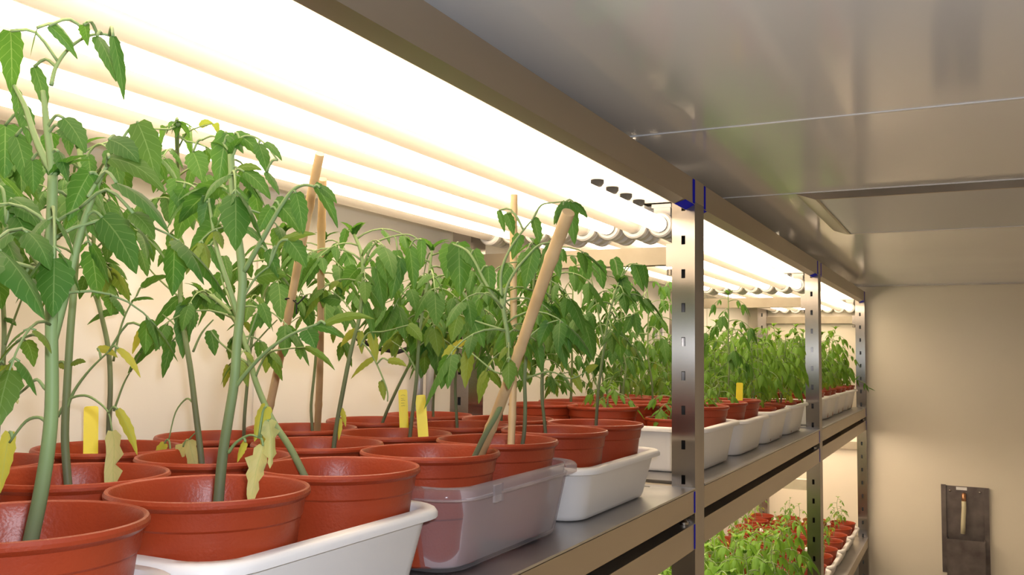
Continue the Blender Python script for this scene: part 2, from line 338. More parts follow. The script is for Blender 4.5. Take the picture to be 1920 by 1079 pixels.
# stems and single large leaves of the nearest plants, in metres
PLANTS = {
'A2f': ([([(-0.0925,0.348,1.647),(-0.0875,0.348,1.6655),(-0.0816,0.348,1.6839),(-0.0769,0.348,1.7051),(-0.0755,0.348,1.7232),(-0.0778,0.348,1.7474),(-0.0805,0.348,1.778),(-0.0831,0.348,1.8058),(-0.0838,0.348,1.8277),(-0.0845,0.348,1.8496)],0.0075,0.0045),([(-0.0845,0.348,1.8496),(-0.0874,0.348,1.8625),(-0.0919,0.348,1.8788),(-0.0948,0.348,1.8919),(-0.0974,0.348,1.9018)],0.0045,0.0022),([(-0.0851,0.348,1.8513),(-0.0971,0.348,1.8665),(-0.1054,0.348,1.8801),(-0.1139,0.348,1.8956),(-0.1276,0.348,1.9121),(-0.1361,0.348,1.9231)],0.004,0.0015),([(-0.09,0.348,1.9042),(-0.0912,0.3513,1.9165),(-0.0869,0.3547,1.9267),(-0.0767,0.3555,1.932),(-0.0615,0.3525,1.932),(-0.0536,0.3571,1.932),(-0.0577,0.368,1.9316)],0.0022,0.001),([(-0.0778,0.348,1.7535),(-0.0792,0.353,1.769),(-0.0798,0.358,1.7879),(-0.0781,0.363,1.8168),(-0.0766,0.368,1.8366),(-0.0746,0.373,1.8535),(-0.0731,0.378,1.8641)],0.005,0.002),([(-0.0536,0.348,1.8351),(-0.0531,0.354,1.8468),(-0.0481,0.36,1.8615),(-0.0451,0.366,1.8767),(-0.0426,0.372,1.88),(-0.0433,0.378,1.8744)],0.002,0.001),([(-0.0852,0.348,1.7904),(-0.0993,0.348,1.8033),(-0.1122,0.348,1.8149),(-0.1242,0.348,1.8235)],0.0022,0.001),([(-0.0772,0.348,1.7338),(-0.0806,0.348,1.7306),(-0.0893,0.348,1.735),(-0.0983,0.348,1.7311),(-0.1075,0.348,1.7269)],0.002,0.0012),([(-0.0757,0.348,1.7142),(-0.0843,0.348,1.7184),(-0.0971,0.348,1.7164),(-0.1106,0.348,1.7066)],0.002,0.0012),([(-0.0829,0.348,1.8214),(-0.0753,0.348,1.8241),(-0.0687,0.348,1.8268),(-0.0599,0.348,1.8293)],0.002,0.001)],[((-0.1004,0.3281,1.932),(-0.1259,0.348,1.9036),0.0129,0),((-0.1064,0.348,1.9175),(-0.0941,0.348,1.8892),0.0077,0),((-0.1221,0.348,1.9054),(-0.1161,0.348,1.8812),0.0065,0),((-0.0525,0.348,1.9283),(-0.0363,0.348,1.9007),0.0086,0),((-0.0392,0.348,1.9263),(-0.0292,0.348,1.8901),0.0066,0),((-0.052,0.3389,1.932),(-0.0598,0.348,1.924),0.0066,0),((-0.072,0.3317,1.932),(-0.0693,0.348,1.918),0.0042,0),((-0.0813,0.3311,1.932),(-0.1104,0.348,1.9263),0.0043,0),((-0.1303,0.348,1.8843),(-0.1287,0.348,1.853),0.0178,0),((-0.1137,0.348,1.894),(-0.1071,0.348,1.8713),0.008,0),((-0.1197,0.348,1.8767),(-0.1075,0.348,1.8466),0.0122,0),((-0.0773,0.348,1.883),(-0.0586,0.348,1.8615),0.0118,0),((-0.0787,0.348,1.8775),(-0.067,0.348,1.8669),0.0093,0),((-0.0805,0.348,1.8635),(-0.0718,0.348,1.8456),0.0074,0),((-0.0533,0.348,1.8488),(-0.0684,0.348,1.8231),0.0145,0),((-0.0658,0.368,1.827),(-0.0371,0.368,1.7939),0.0177,0.0),((-0.0377,0.348,1.8561),(0.0061,0.348,1.8349),0.0102,0.05),((-0.0312,0.348,1.8417),(0.0093,0.348,1.8131),0.0107,0),((-0.0398,0.368,1.8813),(-0.0239,0.368,1.8456),0.0155,0.05),((-0.0384,0.348,1.8667),(-0.0152,0.348,1.8527),0.0126,0),((-0.0167,0.348,1.8238),(-0.0004,0.348,1.809),0.0099,0.05),((-0.1205,0.348,1.8388),(-0.095,0.348,1.8204),0.0134,0),((-0.1157,0.348,1.8279),(-0.0994,0.348,1.8049),0.0134,0),((-0.1272,0.348,1.8172),(-0.1086,0.348,1.7878),0.0135,0),((-0.1056,0.348,1.7919),(-0.0946,0.348,1.7791),0.0088,0),((-0.1322,0.348,1.8467),(-0.123,0.348,1.8202),0.0129,0),((-0.1038,0.348,1.8607),(-0.1013,0.348,1.8414),0.0095,0),((-0.0987,0.378,1.8362),(-0.0781,0.378,1.8137),0.0099,0.0),((-0.115,0.348,1.7307),(-0.1025,0.348,1.7245),0.0063,'y'),((-0.111,0.348,1.7112),(-0.1161,0.348,1.6853),0.0087,0.95),((-0.119,0.348,1.7375),(-0.132,0.348,1.7277),0.0063,0.6)]),
'B1b': ([([(-0.2458,0.497,1.653),(-0.2517,0.497,1.6745),(-0.2573,0.497,1.6996),(-0.2575,0.497,1.7294),(-0.2568,0.497,1.7637),(-0.2555,0.497,1.7895),(-0.2548,0.497,1.8242),(-0.2535,0.497,1.859),(-0.2531,0.497,1.8897),(-0.2559,0.497,1.912)],0.0055,0.004),([(-0.2582,0.497,1.7123),(-0.249,0.497,1.7253),(-0.2313,0.497,1.7384),(-0.2108,0.497,1.7491)],0.0025,0.001),([(-0.267,0.497,1.7099),(-0.255,0.497,1.7201),(-0.2364,0.497,1.7231),(-0.2209,0.497,1.7198),(-0.2085,0.497,1.7139),(-0.2037,0.497,1.7038)],0.0022,0.001),([(-0.2552,0.497,1.7939),(-0.2677,0.497,1.8072),(-0.2847,0.497,1.8164),(-0.301,0.497,1.8125)],0.002,0.001),([(-0.2535,0.497,1.859),(-0.2373,0.497,1.8711),(-0.2215,0.497,1.8657)],0.002,0.001),([(-0.2538,0.497,1.8372),(-0.2386,0.497,1.8452),(-0.2264,0.497,1.8467)],0.002,0.001),([(-0.2531,0.497,1.8897),(-0.246,0.497,1.9067),(-0.234,0.497,1.9144),(-0.2213,0.497,1.9089)],0.002,0.001),([(-0.2553,0.497,1.9031),(-0.263,0.497,1.9215),(-0.2768,0.497,1.9318),(-0.2898,0.497,1.9286)],0.002,0.001)],[((-0.2037,0.497,1.7038),(-0.1914,0.497,1.6592),0.0149,'y'),((-0.1986,0.497,1.7163),(-0.1768,0.497,1.6927),0.0074,0.75),((-0.2706,0.497,1.7412),(-0.2549,0.497,1.7371),0.0061,0.3),((-0.2546,0.497,1.7414),(-0.2378,0.497,1.7433),0.006,0.2),((-0.2242,0.497,1.7503),(-0.2017,0.497,1.7463),0.0051,0.7),((-0.2007,0.497,1.7505),(-0.1765,0.497,1.7352),0.0058,0.8),((-0.1732,0.497,1.7662),(-0.1842,0.497,1.7482),0.0041,0.7),((-0.301,0.497,1.8125),(-0.306,0.497,1.7903),0.0098,0),((-0.2814,0.497,1.8163),(-0.2898,0.497,1.7967),0.0088,0),((-0.2215,0.497,1.8657),(-0.2107,0.497,1.8395),0.0128,0),((-0.2372,0.497,1.8702),(-0.2296,0.497,1.849),0.0103,0),((-0.2264,0.497,1.8467),(-0.2159,0.497,1.827),0.0111,0),((-0.2213,0.497,1.9089),(-0.2071,0.497,1.8776),0.0145,0),((-0.246,0.497,1.9067),(-0.2413,0.497,1.8844),0.0113,0),((-0.2898,0.497,1.9286),(-0.3012,0.497,1.9024),0.0134,0),((-0.2735,0.497,1.9315),(-0.2686,0.497,1.9086),0.0097,0),((-0.2483,0.497,1.8937),(-0.2389,0.497,1.8668),0.0121,0)]),
'B1c': ([([(-0.3271,0.5,1.6612),(-0.3342,0.5,1.7053),(-0.3418,0.5,1.7546),(-0.3492,0.5,1.8003),(-0.3509,0.5,1.8465),(-0.353,0.5,1.8885),(-0.3521,0.5,1.9212)],0.004,0.002),([(-0.3404,0.5,1.7546),(-0.3297,0.5,1.7773),(-0.3196,0.5,1.7974)],0.002,0.001),([(-0.3505,0.5,1.8418),(-0.3361,0.5,1.855),(-0.3217,0.5,1.8496)],0.0016,0.001),([(-0.352,0.5,1.8931),(-0.3335,0.5,1.9102),(-0.3191,0.5,1.9044)],0.0016,0.001)],[((-0.3435,0.5,1.7746),(-0.329,0.5,1.7682),0.0036,0),((-0.3196,0.5,1.7974),(-0.3109,0.5,1.8175),0.0063,0),((-0.3252,0.5,1.8498),(-0.313,0.5,1.8266),0.0136,0),((-0.3191,0.5,1.9044),(-0.3101,0.5,1.8763),0.0136,0),((-0.3482,0.5,1.9162),(-0.3387,0.5,1.8874),0.0157,0),((-0.3619,0.5,1.8656),(-0.3627,0.5,1.833),0.0158,0),((-0.3472,0.5,1.8186),(-0.3316,0.5,1.7999),0.0092,0)]),
'B2c': ([([(-0.3813,0.645,1.6554),(-0.3852,0.645,1.6925),(-0.3858,0.645,1.7247),(-0.3914,0.645,1.7516),(-0.4038,0.645,1.7842),(-0.4136,0.645,1.8118),(-0.4195,0.645,1.8397),(-0.4206,0.645,1.8676),(-0.4213,0.645,1.9013),(-0.408,0.6339,1.932)],0.0045,0.003),([(-0.383,0.645,1.7419),(-0.3755,0.645,1.7678),(-0.3653,0.645,1.7893),(-0.354,0.645,1.8026)],0.002,0.001),([(-0.4034,0.645,1.7787),(-0.4144,0.645,1.8008),(-0.4305,0.645,1.8233)],0.0018,0.001),([(-0.3792,0.645,1.7061),(-0.3674,0.645,1.7251),(-0.3582,0.645,1.7348)],0.002,0.001),([(-0.4195,0.645,1.8509),(-0.401,0.645,1.8612),(-0.3812,0.645,1.8576)],0.002,0.001),([(-0.4205,0.645,1.89),(-0.3996,0.645,1.9),(-0.3755,0.645,1.8902)],0.002,0.001),([(-0.4216,0.645,1.9295),(-0.3527,0.6014,1.932),(-0.3618,0.6246,1.932)],0.002,0.001),([(-0.4216,0.645,1.9295),(-0.3699,0.5941,1.932),(-0.4024,0.6075,1.932)],0.0018,0.001)],[((-0.3599,0.645,1.7989),(-0.3308,0.645,1.8006),0.0097,0),((-0.3455,0.645,1.8105),(-0.3038,0.645,1.8227),0.0096,0),((-0.379,0.645,1.7873),(-0.4232,0.645,1.7761),0.0076,0),((-0.3803,0.645,1.8068),(-0.3617,0.645,1.8043),0.0065,0),((-0.4186,0.645,1.8269),(-0.3646,0.645,1.8022),0.0088,0),((-0.4316,0.645,1.839),(-0.3814,0.645,1.8374),0.0056,0),((-0.4305,0.645,1.8233),(-0.4371,0.645,1.8012),0.01,0),((-0.3523,0.645,1.8483),(-0.341,0.645,1.8227),0.0118,0),((-0.3104,0.645,1.7627),(-0.3597,0.645,1.7348),0.0104,0),((-0.3812,0.645,1.8576),(-0.3604,0.645,1.8323),0.0142,0),((-0.397,0.645,1.861),(-0.3995,0.645,1.8391),0.0121,0),((-0.3755,0.645,1.8902),(-0.3548,0.645,1.8646),0.0152,0),((-0.3996,0.645,1.9),(-0.4017,0.645,1.8723),0.0143,0),((-0.3618,0.6246,1.932),(-0.3725,0.645,1.9038),0.0149,0),((-0.3527,0.6014,1.932),(-0.4127,0.645,1.9176),0.0124,0),((-0.4024,0.6075,1.932),(-0.4576,0.645,1.915),0.0139,0),((-0.408,0.6339,1.932),(-0.416,0.645,1.9066),0.0143,0)]),
'B1f': ([([(-0.0953,0.5,1.6505),(-0.0943,0.5,1.6715),(-0.0918,0.5,1.6945),(-0.0876,0.5,1.7139),(-0.0834,0.5,1.7331),(-0.0823,0.5,1.7524),(-0.0803,0.5,1.7755),(-0.0789,0.5,1.7987),(-0.0825,0.5,1.8222),(-0.0875,0.5,1.842),(-0.0903,0.5,1.858),(-0.0928,0.5,1.878),(-0.0947,0.5,1.8942)],0.0065,0.004),([(-0.0807,0.5,1.7716),(-0.0915,0.5,1.7951),(-0.1031,0.5,1.819),(-0.1093,0.5,1.8392),(-0.1146,0.5,1.8595)],0.0035,0.0018),([(-0.0782,0.5,1.8065),(-0.0673,0.5,1.8216),(-0.0556,0.5,1.8385),(-0.0463,0.5,1.8514),(-0.0357,0.5,1.863),(-0.0253,0.5,1.8664),(-0.0158,0.5,1.8646)],0.0035,0.0015),([(-0.0852,0.5,1.7273),(-0.0735,0.5,1.7372),(-0.0557,0.5,1.7488),(-0.0401,0.5,1.7576),(-0.0275,0.5,1.7632),(-0.01,0.5,1.7684)],0.0028,0.0012),([(-0.0867,0.5,1.6948),(-0.0794,0.5,1.7008),(-0.0671,0.5,1.7051),(-0.0572,0.5,1.7037)],0.0022,0.001),([(-0.0909,0.5,1.858),(-0.0976,0.5,1.8684),(-0.104,0.5,1.8709)],0.002,0.001),([(-0.0841,0.5,1.834),(-0.0937,0.5,1.8404),(-0.1042,0.5,1.8429)],0.002,0.001),([(-0.0939,0.5,1.8901),(-0.0863,0.5,1.9046),(-0.0761,0.5,1.9064),(-0.0632,0.5,1.9),(-0.0502,0.5,1.8864)],0.0018,0.001),([(-0.0939,0.5,1.8901),(-0.1019,0.5,1.9028),(-0.1129,0.5,1.9099),(-0.1236,0.5,1.9081)],0.0018,0.001),([(-0.1157,0.5,1.8596),(-0.1242,0.5,1.8682),(-0.1355,0.5,1.8751),(-0.1495,0.5,1.8782)],0.002,0.001),([(-0.0783,0.5,1.7871),(-0.0664,0.5,1.8023),(-0.0544,0.5,1.8096)],0.0016,0.001)],[((-0.0997,0.5,1.9115),(-0.1057,0.5,1.8718),0.0167,0),((-0.098,0.5,1.9089),(-0.0833,0.5,1.8944),0.0079,0),((-0.0918,0.5,1.9099),(-0.0637,0.5,1.8875),0.0095,0),((-0.0682,0.5,1.8997),(-0.0598,0.5,1.8775),0.0109,0),((-0.0622,0.5,1.9003),(-0.0468,0.5,1.8861),0.0054,0),((-0.0811,0.5,1.8803),(-0.0565,0.5,1.859),0.0102,0),((-0.0598,0.5,1.8786),(-0.0482,0.5,1.8615),0.0069,0),((-0.0874,0.5,1.8832),(-0.0649,0.5,1.8814),0.0047,0.1),((-0.104,0.5,1.8709),(-0.1434,0.5,1.847),0.0174,0),((-0.1013,0.5,1.8699),(-0.0776,0.5,1.8603),0.0071,0),((-0.1042,0.5,1.8429),(-0.132,0.5,1.8193),0.015,0),((-0.1329,0.5,1.8995),(-0.123,0.5,1.8771),0.0162,0),((-0.1497,0.5,1.8803),(-0.1456,0.5,1.8582),0.0147,0),((-0.0834,0.5,1.8406),(-0.0574,0.5,1.8231),0.0047,0),((-0.0159,0.5,1.8661),(0.0036,0.5,1.8355),0.0082,0),((-0.0322,0.5,1.8612),(-0.0254,0.5,1.8328),0.0113,0),((-0.0514,0.5,1.8563),(-0.0288,0.5,1.8333),0.0138,0),((-0.0547,0.5,1.8519),(-0.0654,0.5,1.8343),0.0107,0),((-0.0111,0.5,1.8635),(0.0031,0.5,1.8521),0.0052,0),((-0.0491,0.5,1.824),(-0.0156,0.5,1.8338),0.0068,0.15),((-0.0381,0.5,1.8281),(-0.0222,0.5,1.8086),0.0128,0),((-0.0573,0.5,1.8212),(-0.0467,0.5,1.8018),0.0092,0),((-0.0031,0.5,1.7684),(0.0352,0.5,1.7747),0.0044,0.15),((-0.0132,0.5,1.7669),(0.0098,0.5,1.7604),0.0052,0),((-0.0191,0.5,1.7647),(-0.0117,0.5,1.7522),0.0133,0),((-0.0664,0.5,1.8015),(-0.0396,0.5,1.8046),0.013,0.05),((-0.1114,0.5,1.8273),(-0.0971,0.5,1.8031),0.0095,0),((-0.1148,0.5,1.8627),(-0.12,0.5,1.8397),0.012,0),((-0.1409,0.5,1.8726),(-0.1536,0.5,1.8496),0.0114,0),((-0.053,0.5,1.7207),(-0.062,0.5,1.7027),0.0105,0.7),((-0.0503,0.5,1.7133),(-0.0445,0.5,1.6901),0.0113,'y'),((-0.0546,0.5,1.7),(-0.0615,0.5,1.6683),0.015,'y'),((-0.0709,0.5,1.7012),(-0.0774,0.5,1.6907),0.0046,0.8)]),
'B2b': ([([(-0.2659,0.657,1.6446),(-0.2714,0.657,1.6707),(-0.28,0.657,1.701),(-0.2886,0.657,1.7318),(-0.2954,0.657,1.7525),(-0.3026,0.657,1.7788),(-0.3072,0.657,1.8105),(-0.3092,0.657,1.8479),(-0.3128,0.657,1.8856),(-0.3163,0.657,1.9237),(-0.219,0.5636,1.932),(-0.1749,0.5233,1.932)],0.005,0.003),([(-0.2884,0.657,1.7266),(-0.2993,0.657,1.7578),(-0.3124,0.657,1.7735),(-0.3298,0.657,1.7842)],0.0022,0.001),([(-0.2866,0.657,1.7474),(-0.2763,0.657,1.7657),(-0.2617,0.657,1.7786)],0.002,0.001),([(-0.2997,0.657,1.7656),(-0.2888,0.657,1.7892),(-0.2732,0.657,1.7994),(-0.2589,0.657,1.7915)],0.0018,0.001),([(-0.2846,0.657,1.7086),(-0.2932,0.657,1.7109),(-0.3069,0.657,1.7001),(-0.3144,0.657,1.6789)],0.0018,0.001),([(-0.3052,0.657,1.7999),(-0.3278,0.657,1.8136),(-0.3473,0.657,1.8276),(-0.3658,0.657,1.8446)],0.0018,0.001),([(-0.3091,0.657,1.8319),(-0.2969,0.657,1.8474),(-0.2856,0.657,1.8628)],0.0018,0.001),([(-0.3128,0.657,1.8856),(-0.2959,0.657,1.8953),(-0.2812,0.657,1.8865)],0.002,0.001),([(-0.313,0.657,1.891),(-0.3329,0.657,1.9031),(-0.3515,0.657,1.8988)],0.002,0.001),([(-0.2508,0.5948,1.932),(-0.1963,0.5527,1.932),(-0.169,0.5409,1.932),(-0.151,0.5374,1.932)],0.0015,0.0008),([(-0.2186,0.5638,1.932),(-0.1866,0.5275,1.932),(-0.2124,0.5457,1.932)],0.0015,0.0008),([(-0.3156,0.657,1.9236),(-0.2977,0.657,1.9304),(-0.2794,0.657,1.9209)],0.0018,0.001),([(-0.3166,0.657,1.9291),(-0.2964,0.6252,1.932),(-0.324,0.6405,1.932)],0.0018,0.001),([(-0.2738,0.657,1.6757),(-0.2778,0.657,1.6857),(-0.288,0.657,1.6801)],0.0015,0.001)],[((-0.3031,0.657,1.8025),(-0.3438,0.657,1.7682),0.0116,0),((-0.2991,0.657,1.7945),(-0.2999,0.657,1.7436),0.019,0),((-0.3151,0.657,1.7577),(-0.3251,0.657,1.7274),0.0106,0),((-0.2783,0.657,1.8037),(-0.2565,0.657,1.7847),0.0146,0),((-0.2877,0.657,1.8075),(-0.2728,0.657,1.7916),0.0094,0),((-0.32,0.657,1.6761),(-0.3321,0.657,1.6571),0.0095,0.8),((-0.2948,0.657,1.6747),(-0.3361,0.657,1.6244),0.0135,'y'),((-0.2866,0.657,1.6802),(-0.2847,0.657,1.6454),0.0135,'y'),((-0.3101,0.657,1.6542),(-0.3104,0.657,1.6335),0.0084,1.0),((-0.3283,0.657,1.8486),(-0.3386,0.657,1.8328),0.0064,0),((-0.3248,0.657,1.8647),(-0.318,0.657,1.8348),0.0107,0),((-0.2856,0.657,1.8628),(-0.2797,0.657,1.831),0.0116,0),((-0.2812,0.657,1.8865),(-0.2712,0.657,1.8569),0.0137,0),((-0.2994,0.657,1.8929),(-0.293,0.657,1.8685),0.0127,0),((-0.3515,0.657,1.8988),(-0.3594,0.657,1.8663),0.0142,0),((-0.3314,0.657,1.9019),(-0.3254,0.657,1.8755),0.0129,0),((-0.2794,0.657,1.9209),(-0.2687,0.657,1.891),0.0137,0),((-0.2977,0.657,1.9304),(-0.3037,0.657,1.9066),0.0106,0),((-0.324,0.6405,1.932),(-0.3498,0.657,1.9097),0.0127,0),((-0.1949,0.5296,1.932),(-0.2577,0.5802,1.932),0.0053,0),((-0.1934,0.5499,1.932),(-0.2553,0.6171,1.932),0.0108,0),((-0.169,0.5409,1.932),(-0.1459,0.5322,1.932),0.0026,0.3),((-0.151,0.5374,1.932),(-0.1709,0.5636,1.932),0.0026,0.3),((-0.1699,0.5163,1.932),(-0.2008,0.5407,1.932),0.0042,0)]),
'B2f': ([([(-0.1201,0.645,1.6458),(-0.1337,0.645,1.6621),(-0.1525,0.645,1.6822),(-0.1748,0.645,1.7013),(-0.1948,0.645,1.7264),(-0.2075,0.645,1.7532),(-0.2189,0.645,1.7729),(-0.2335,0.645,1.788),(-0.2509,0.645,1.7994),(-0.2661,0.645,1.8037)],0.0055,0.003),([(-0.2017,0.645,1.7385),(-0.2215,0.645,1.7456),(-0.242,0.645,1.7579),(-0.2527,0.645,1.7679)],0.0022,0.001),([(-0.2147,0.645,1.768),(-0.2306,0.645,1.7981),(-0.2417,0.645,1.8185),(-0.2393,0.645,1.8388)],0.0022,0.001),([(-0.1962,0.645,1.7288),(-0.183,0.645,1.7461),(-0.1614,0.645,1.7512),(-0.1389,0.645,1.7528)],0.002,0.001),([(-0.2075,0.645,1.7532),(-0.1983,0.645,1.7778),(-0.1913,0.645,1.7926)],0.0018,0.001)],[((-0.2542,0.645,1.7984),(-0.2377,0.645,1.778),0.0132,0),((-0.2472,0.645,1.7933),(-0.2219,0.645,1.7819),0.0142,0),((-0.2661,0.645,1.8027),(-0.2762,0.645,1.7833),0.0102,0),((-0.2527,0.645,1.7679),(-0.2468,0.645,1.7453),0.0122,0),((-0.2393,0.645,1.8388),(-0.2314,0.645,1.8132),0.0132,0),((-0.2418,0.645,1.8211),(-0.2511,0.645,1.8035),0.0111,0),((-0.1389,0.645,1.7528),(-0.1065,0.645,1.7372),0.0038,0.1),((-0.1462,0.645,1.7537),(-0.144,0.645,1.7432),0.0077,0),((-0.1913,0.645,1.7926),(-0.1809,0.645,1.7704),0.0108,0),((-0.1941,0.645,1.7827),(-0.2028,0.645,1.763),0.0079,0),((-0.1779,0.645,1.7002),(-0.1852,0.645,1.6807),0.0078,0.9)]),
'B3c': ([([(-0.346,0.8,1.6593),(-0.3492,0.8,1.693),(-0.3474,0.8,1.7235),(-0.3447,0.8,1.754),(-0.3381,0.8,1.7845),(-0.3239,0.8,1.821),(-0.3098,0.8,1.8572),(-0.303,0.8,1.8814)],0.0035,0.002),([(-0.3447,0.8,1.754),(-0.3218,0.8,1.7723),(-0.3068,0.8,1.7844)],0.0018,0.001)],[((-0.3765,0.8,1.7401),(-0.3822,0.8,1.7227),0.0087,0.4)]),
'B2bb': ([([(-0.2396,0.82,1.6445),(-0.2364,0.82,1.6786),(-0.2249,0.82,1.7259),(-0.2172,0.82,1.7553),(-0.2088,0.82,1.7847),(-0.2048,0.82,1.82),(-0.2056,0.82,1.8437),(-0.209,0.82,1.8616),(-0.2183,0.82,1.8799)],0.0045,0.003),([(-0.2056,0.82,1.8437),(-0.192,0.82,1.8668),(-0.1711,0.82,1.8747),(-0.147,0.82,1.8765),(-0.1333,0.82,1.8702)],0.0025,0.001),([(-0.2083,0.82,1.8616),(-0.2153,0.82,1.8767),(-0.2287,0.82,1.8864)],0.002,0.001),([(-0.2094,0.82,1.7836),(-0.2335,0.82,1.8087),(-0.2523,0.82,1.818)],0.0018,0.001),([(-0.2057,0.82,1.7554),(-0.1962,0.82,1.7701),(-0.1752,0.82,1.7719),(-0.1445,0.82,1.7788)],0.002,0.001),([(-0.2044,0.82,1.7613),(-0.1883,0.82,1.744),(-0.1702,0.82,1.7185),(-0.1685,0.82,1.7071)],0.0018,0.001),([(-0.2045,0.82,1.8082),(-0.1909,0.82,1.8315),(-0.1878,0.82,1.8431)],0.002,0.001)],[((-0.1552,0.82,1.8508),(-0.1658,0.82,1.8077),0.0173,0),((-0.1603,0.82,1.8597),(-0.1545,0.82,1.8248),0.015,0),((-0.1446,0.82,1.862),(-0.1388,0.82,1.8187),0.0161,0),((-0.1299,0.82,1.87),(-0.1292,0.82,1.8413),0.0103,0),((-0.181,0.82,1.8546),(-0.1732,0.82,1.8252),0.0152,0),((-0.1878,0.82,1.8431),(-0.1773,0.82,1.7962),0.014,0),((-0.2008,0.82,1.8052),(-0.1889,0.82,1.7643),0.0094,0),((-0.1977,0.82,1.8199),(-0.1786,0.82,1.7951),0.0141,0),((-0.2287,0.82,1.8864),(-0.2353,0.82,1.8626),0.0096,0),((-0.2127,0.82,1.8409),(-0.2302,0.82,1.8205),0.0177,0),((-0.2334,0.82,1.8057),(-0.2633,0.82,1.8091),0.0179,0),((-0.212,0.82,1.773),(-0.2317,0.82,1.7552),0.0082,0.5),((-0.2069,0.82,1.7718),(-0.204,0.82,1.7484),0.0082,0.4),((-0.1926,0.82,1.7701),(-0.1847,0.82,1.7412),0.0105,0.45),((-0.1688,0.82,1.7414),(-0.1454,0.82,1.7378),0.0081,0.4),((-0.1773,0.82,1.724),(-0.1734,0.82,1.7087),0.0081,0.35),((-0.1445,0.82,1.7788),(-0.1273,0.82,1.7618),0.0126,0.1),((-0.1883,0.82,1.7428),(-0.2162,0.82,1.726),0.0081,0.5),((-0.2298,0.82,1.6993),(-0.2235,0.82,1.6849),0.0059,0.8),((-0.231,0.82,1.6905),(-0.2318,0.82,1.6729),0.0059,1.0)]),
'C1b': ([([(-0.3709,0.95,1.6438),(-0.3737,0.95,1.6725),(-0.3762,0.95,1.6931),(-0.3722,0.95,1.7279),(-0.37,0.95,1.7627),(-0.3678,0.95,1.7975),(-0.3673,0.95,1.8325),(-0.3642,0.95,1.8675),(-0.3626,0.95,1.8956)],0.0035,0.0022)],[]),
'C1f': ([([(-0.0605,0.8,1.6491),(-0.0482,0.8,1.6692),(-0.0353,0.8,1.6893),(-0.0219,0.8,1.707),(-0.0151,0.8,1.7229),(-0.0125,0.8,1.7412),(-0.014,0.8,1.7621),(-0.0178,0.8,1.7831),(-0.0223,0.8,1.8043)],0.005,0.0035),([(-0.0204,0.8,1.7937),(-0.0313,0.8,1.8071),(-0.0438,0.8,1.8261),(-0.0532,0.8,1.8426),(-0.0627,0.8,1.8538),(-0.0785,0.8,1.861)],0.0035,0.002),([(-0.0192,0.8,1.7963),(-0.0166,0.8,1.8148),(-0.0079,0.8,1.8305),(0.0036,0.8,1.8433),(0.0178,0.8,1.8559),(0.0321,0.8,1.8579)],0.003,0.0015),([(-0.0223,0.8,1.8043),(-0.0228,0.8,1.8309),(-0.0142,0.8,1.8519),(-0.0026,0.8,1.8673),(0.0117,0.8,1.8825)],0.003,0.0014),([(0.0117,0.8,1.8825),(0.0202,0.8,1.8952),(0.0344,0.8,1.8969),(0.0468,0.8,1.8972)],0.002,0.001),([(-0.0171,0.8,1.7726),(-0.046,0.8,1.7806),(-0.0708,0.8,1.7888)],0.002,0.001),([(-0.0124,0.8,1.736),(-0.0271,0.8,1.7357),(-0.0576,0.8,1.7511),(-0.0763,0.8,1.7563)],0.002,0.001),([(-0.0131,0.8,1.7412),(0.0047,0.8,1.7622),(0.0245,0.8,1.7778),(0.0413,0.8,1.7829)],0.0018,0.001)],[((-0.0723,0.8,1.8624),(-0.07,0.8,1.8104),0.0251,0),((-0.0659,0.8,1.8566),(-0.0457,0.8,1.8315),0.0163,0),((-0.0817,0.8,1.86),(-0.0854,0.8,1.8272),0.0219,0),((-0.0547,0.8,1.8535),(-0.0437,0.8,1.8207),0.014,0),((-0.0379,0.8,1.8367),(-0.0355,0.8,1.8045),0.0139,0),((0.0321,0.8,1.8579),(0.0212,0.8,1.8192),0.0176,0),((0.0121,0.8,1.8509),(0.004,0.8,1.8144),0.0178,0),((0.0293,0.8,1.8554),(0.0397,0.8,1.824),0.0135,0),((-0.0139,0.8,1.8359),(-0.0255,0.8,1.815),0.0158,0),((-0.0584,0.8,1.7887),(-0.0425,0.8,1.7566),0.0161,0),((-0.0464,0.8,1.8047),(-0.055,0.8,1.7726),0.0139,0),((-0.0708,0.8,1.7888),(-0.0777,0.8,1.7617),0.0162,0.1),((0.0468,0.8,1.8961),(0.0381,0.8,1.8732),0.0113,0),((0.0491,0.8,1.897),(0.055,0.8,1.8569),0.0144,0),((0.0541,0.8,1.8957),(0.068,0.8,1.8804),0.0082,0),((0.0435,0.8,1.8938),(0.0347,0.8,1.876),0.0083,0),((-0.0177,0.8,1.8895),(-0.0103,0.8,1.8677),0.0096,0),((-0.0268,0.8,1.8927),(-0.0204,0.8,1.8708),0.0064,0),((0.0413,0.8,1.7829),(0.0516,0.8,1.7524),0.0102,0),((0.0301,0.8,1.7803),(0.0202,0.8,1.7571),0.0123,0),((-0.0763,0.8,1.7563),(-0.0884,0.8,1.7345),0.0108,0.5),((-0.0576,0.8,1.7511),(-0.0602,0.8,1.7244),0.0139,0.3),((0.0117,0.8,1.8825),(0.0178,0.8,1.8585),0.0105,0),((-0.0026,0.8,1.8673),(-0.0099,0.8,1.8438),0.0116,0)]),
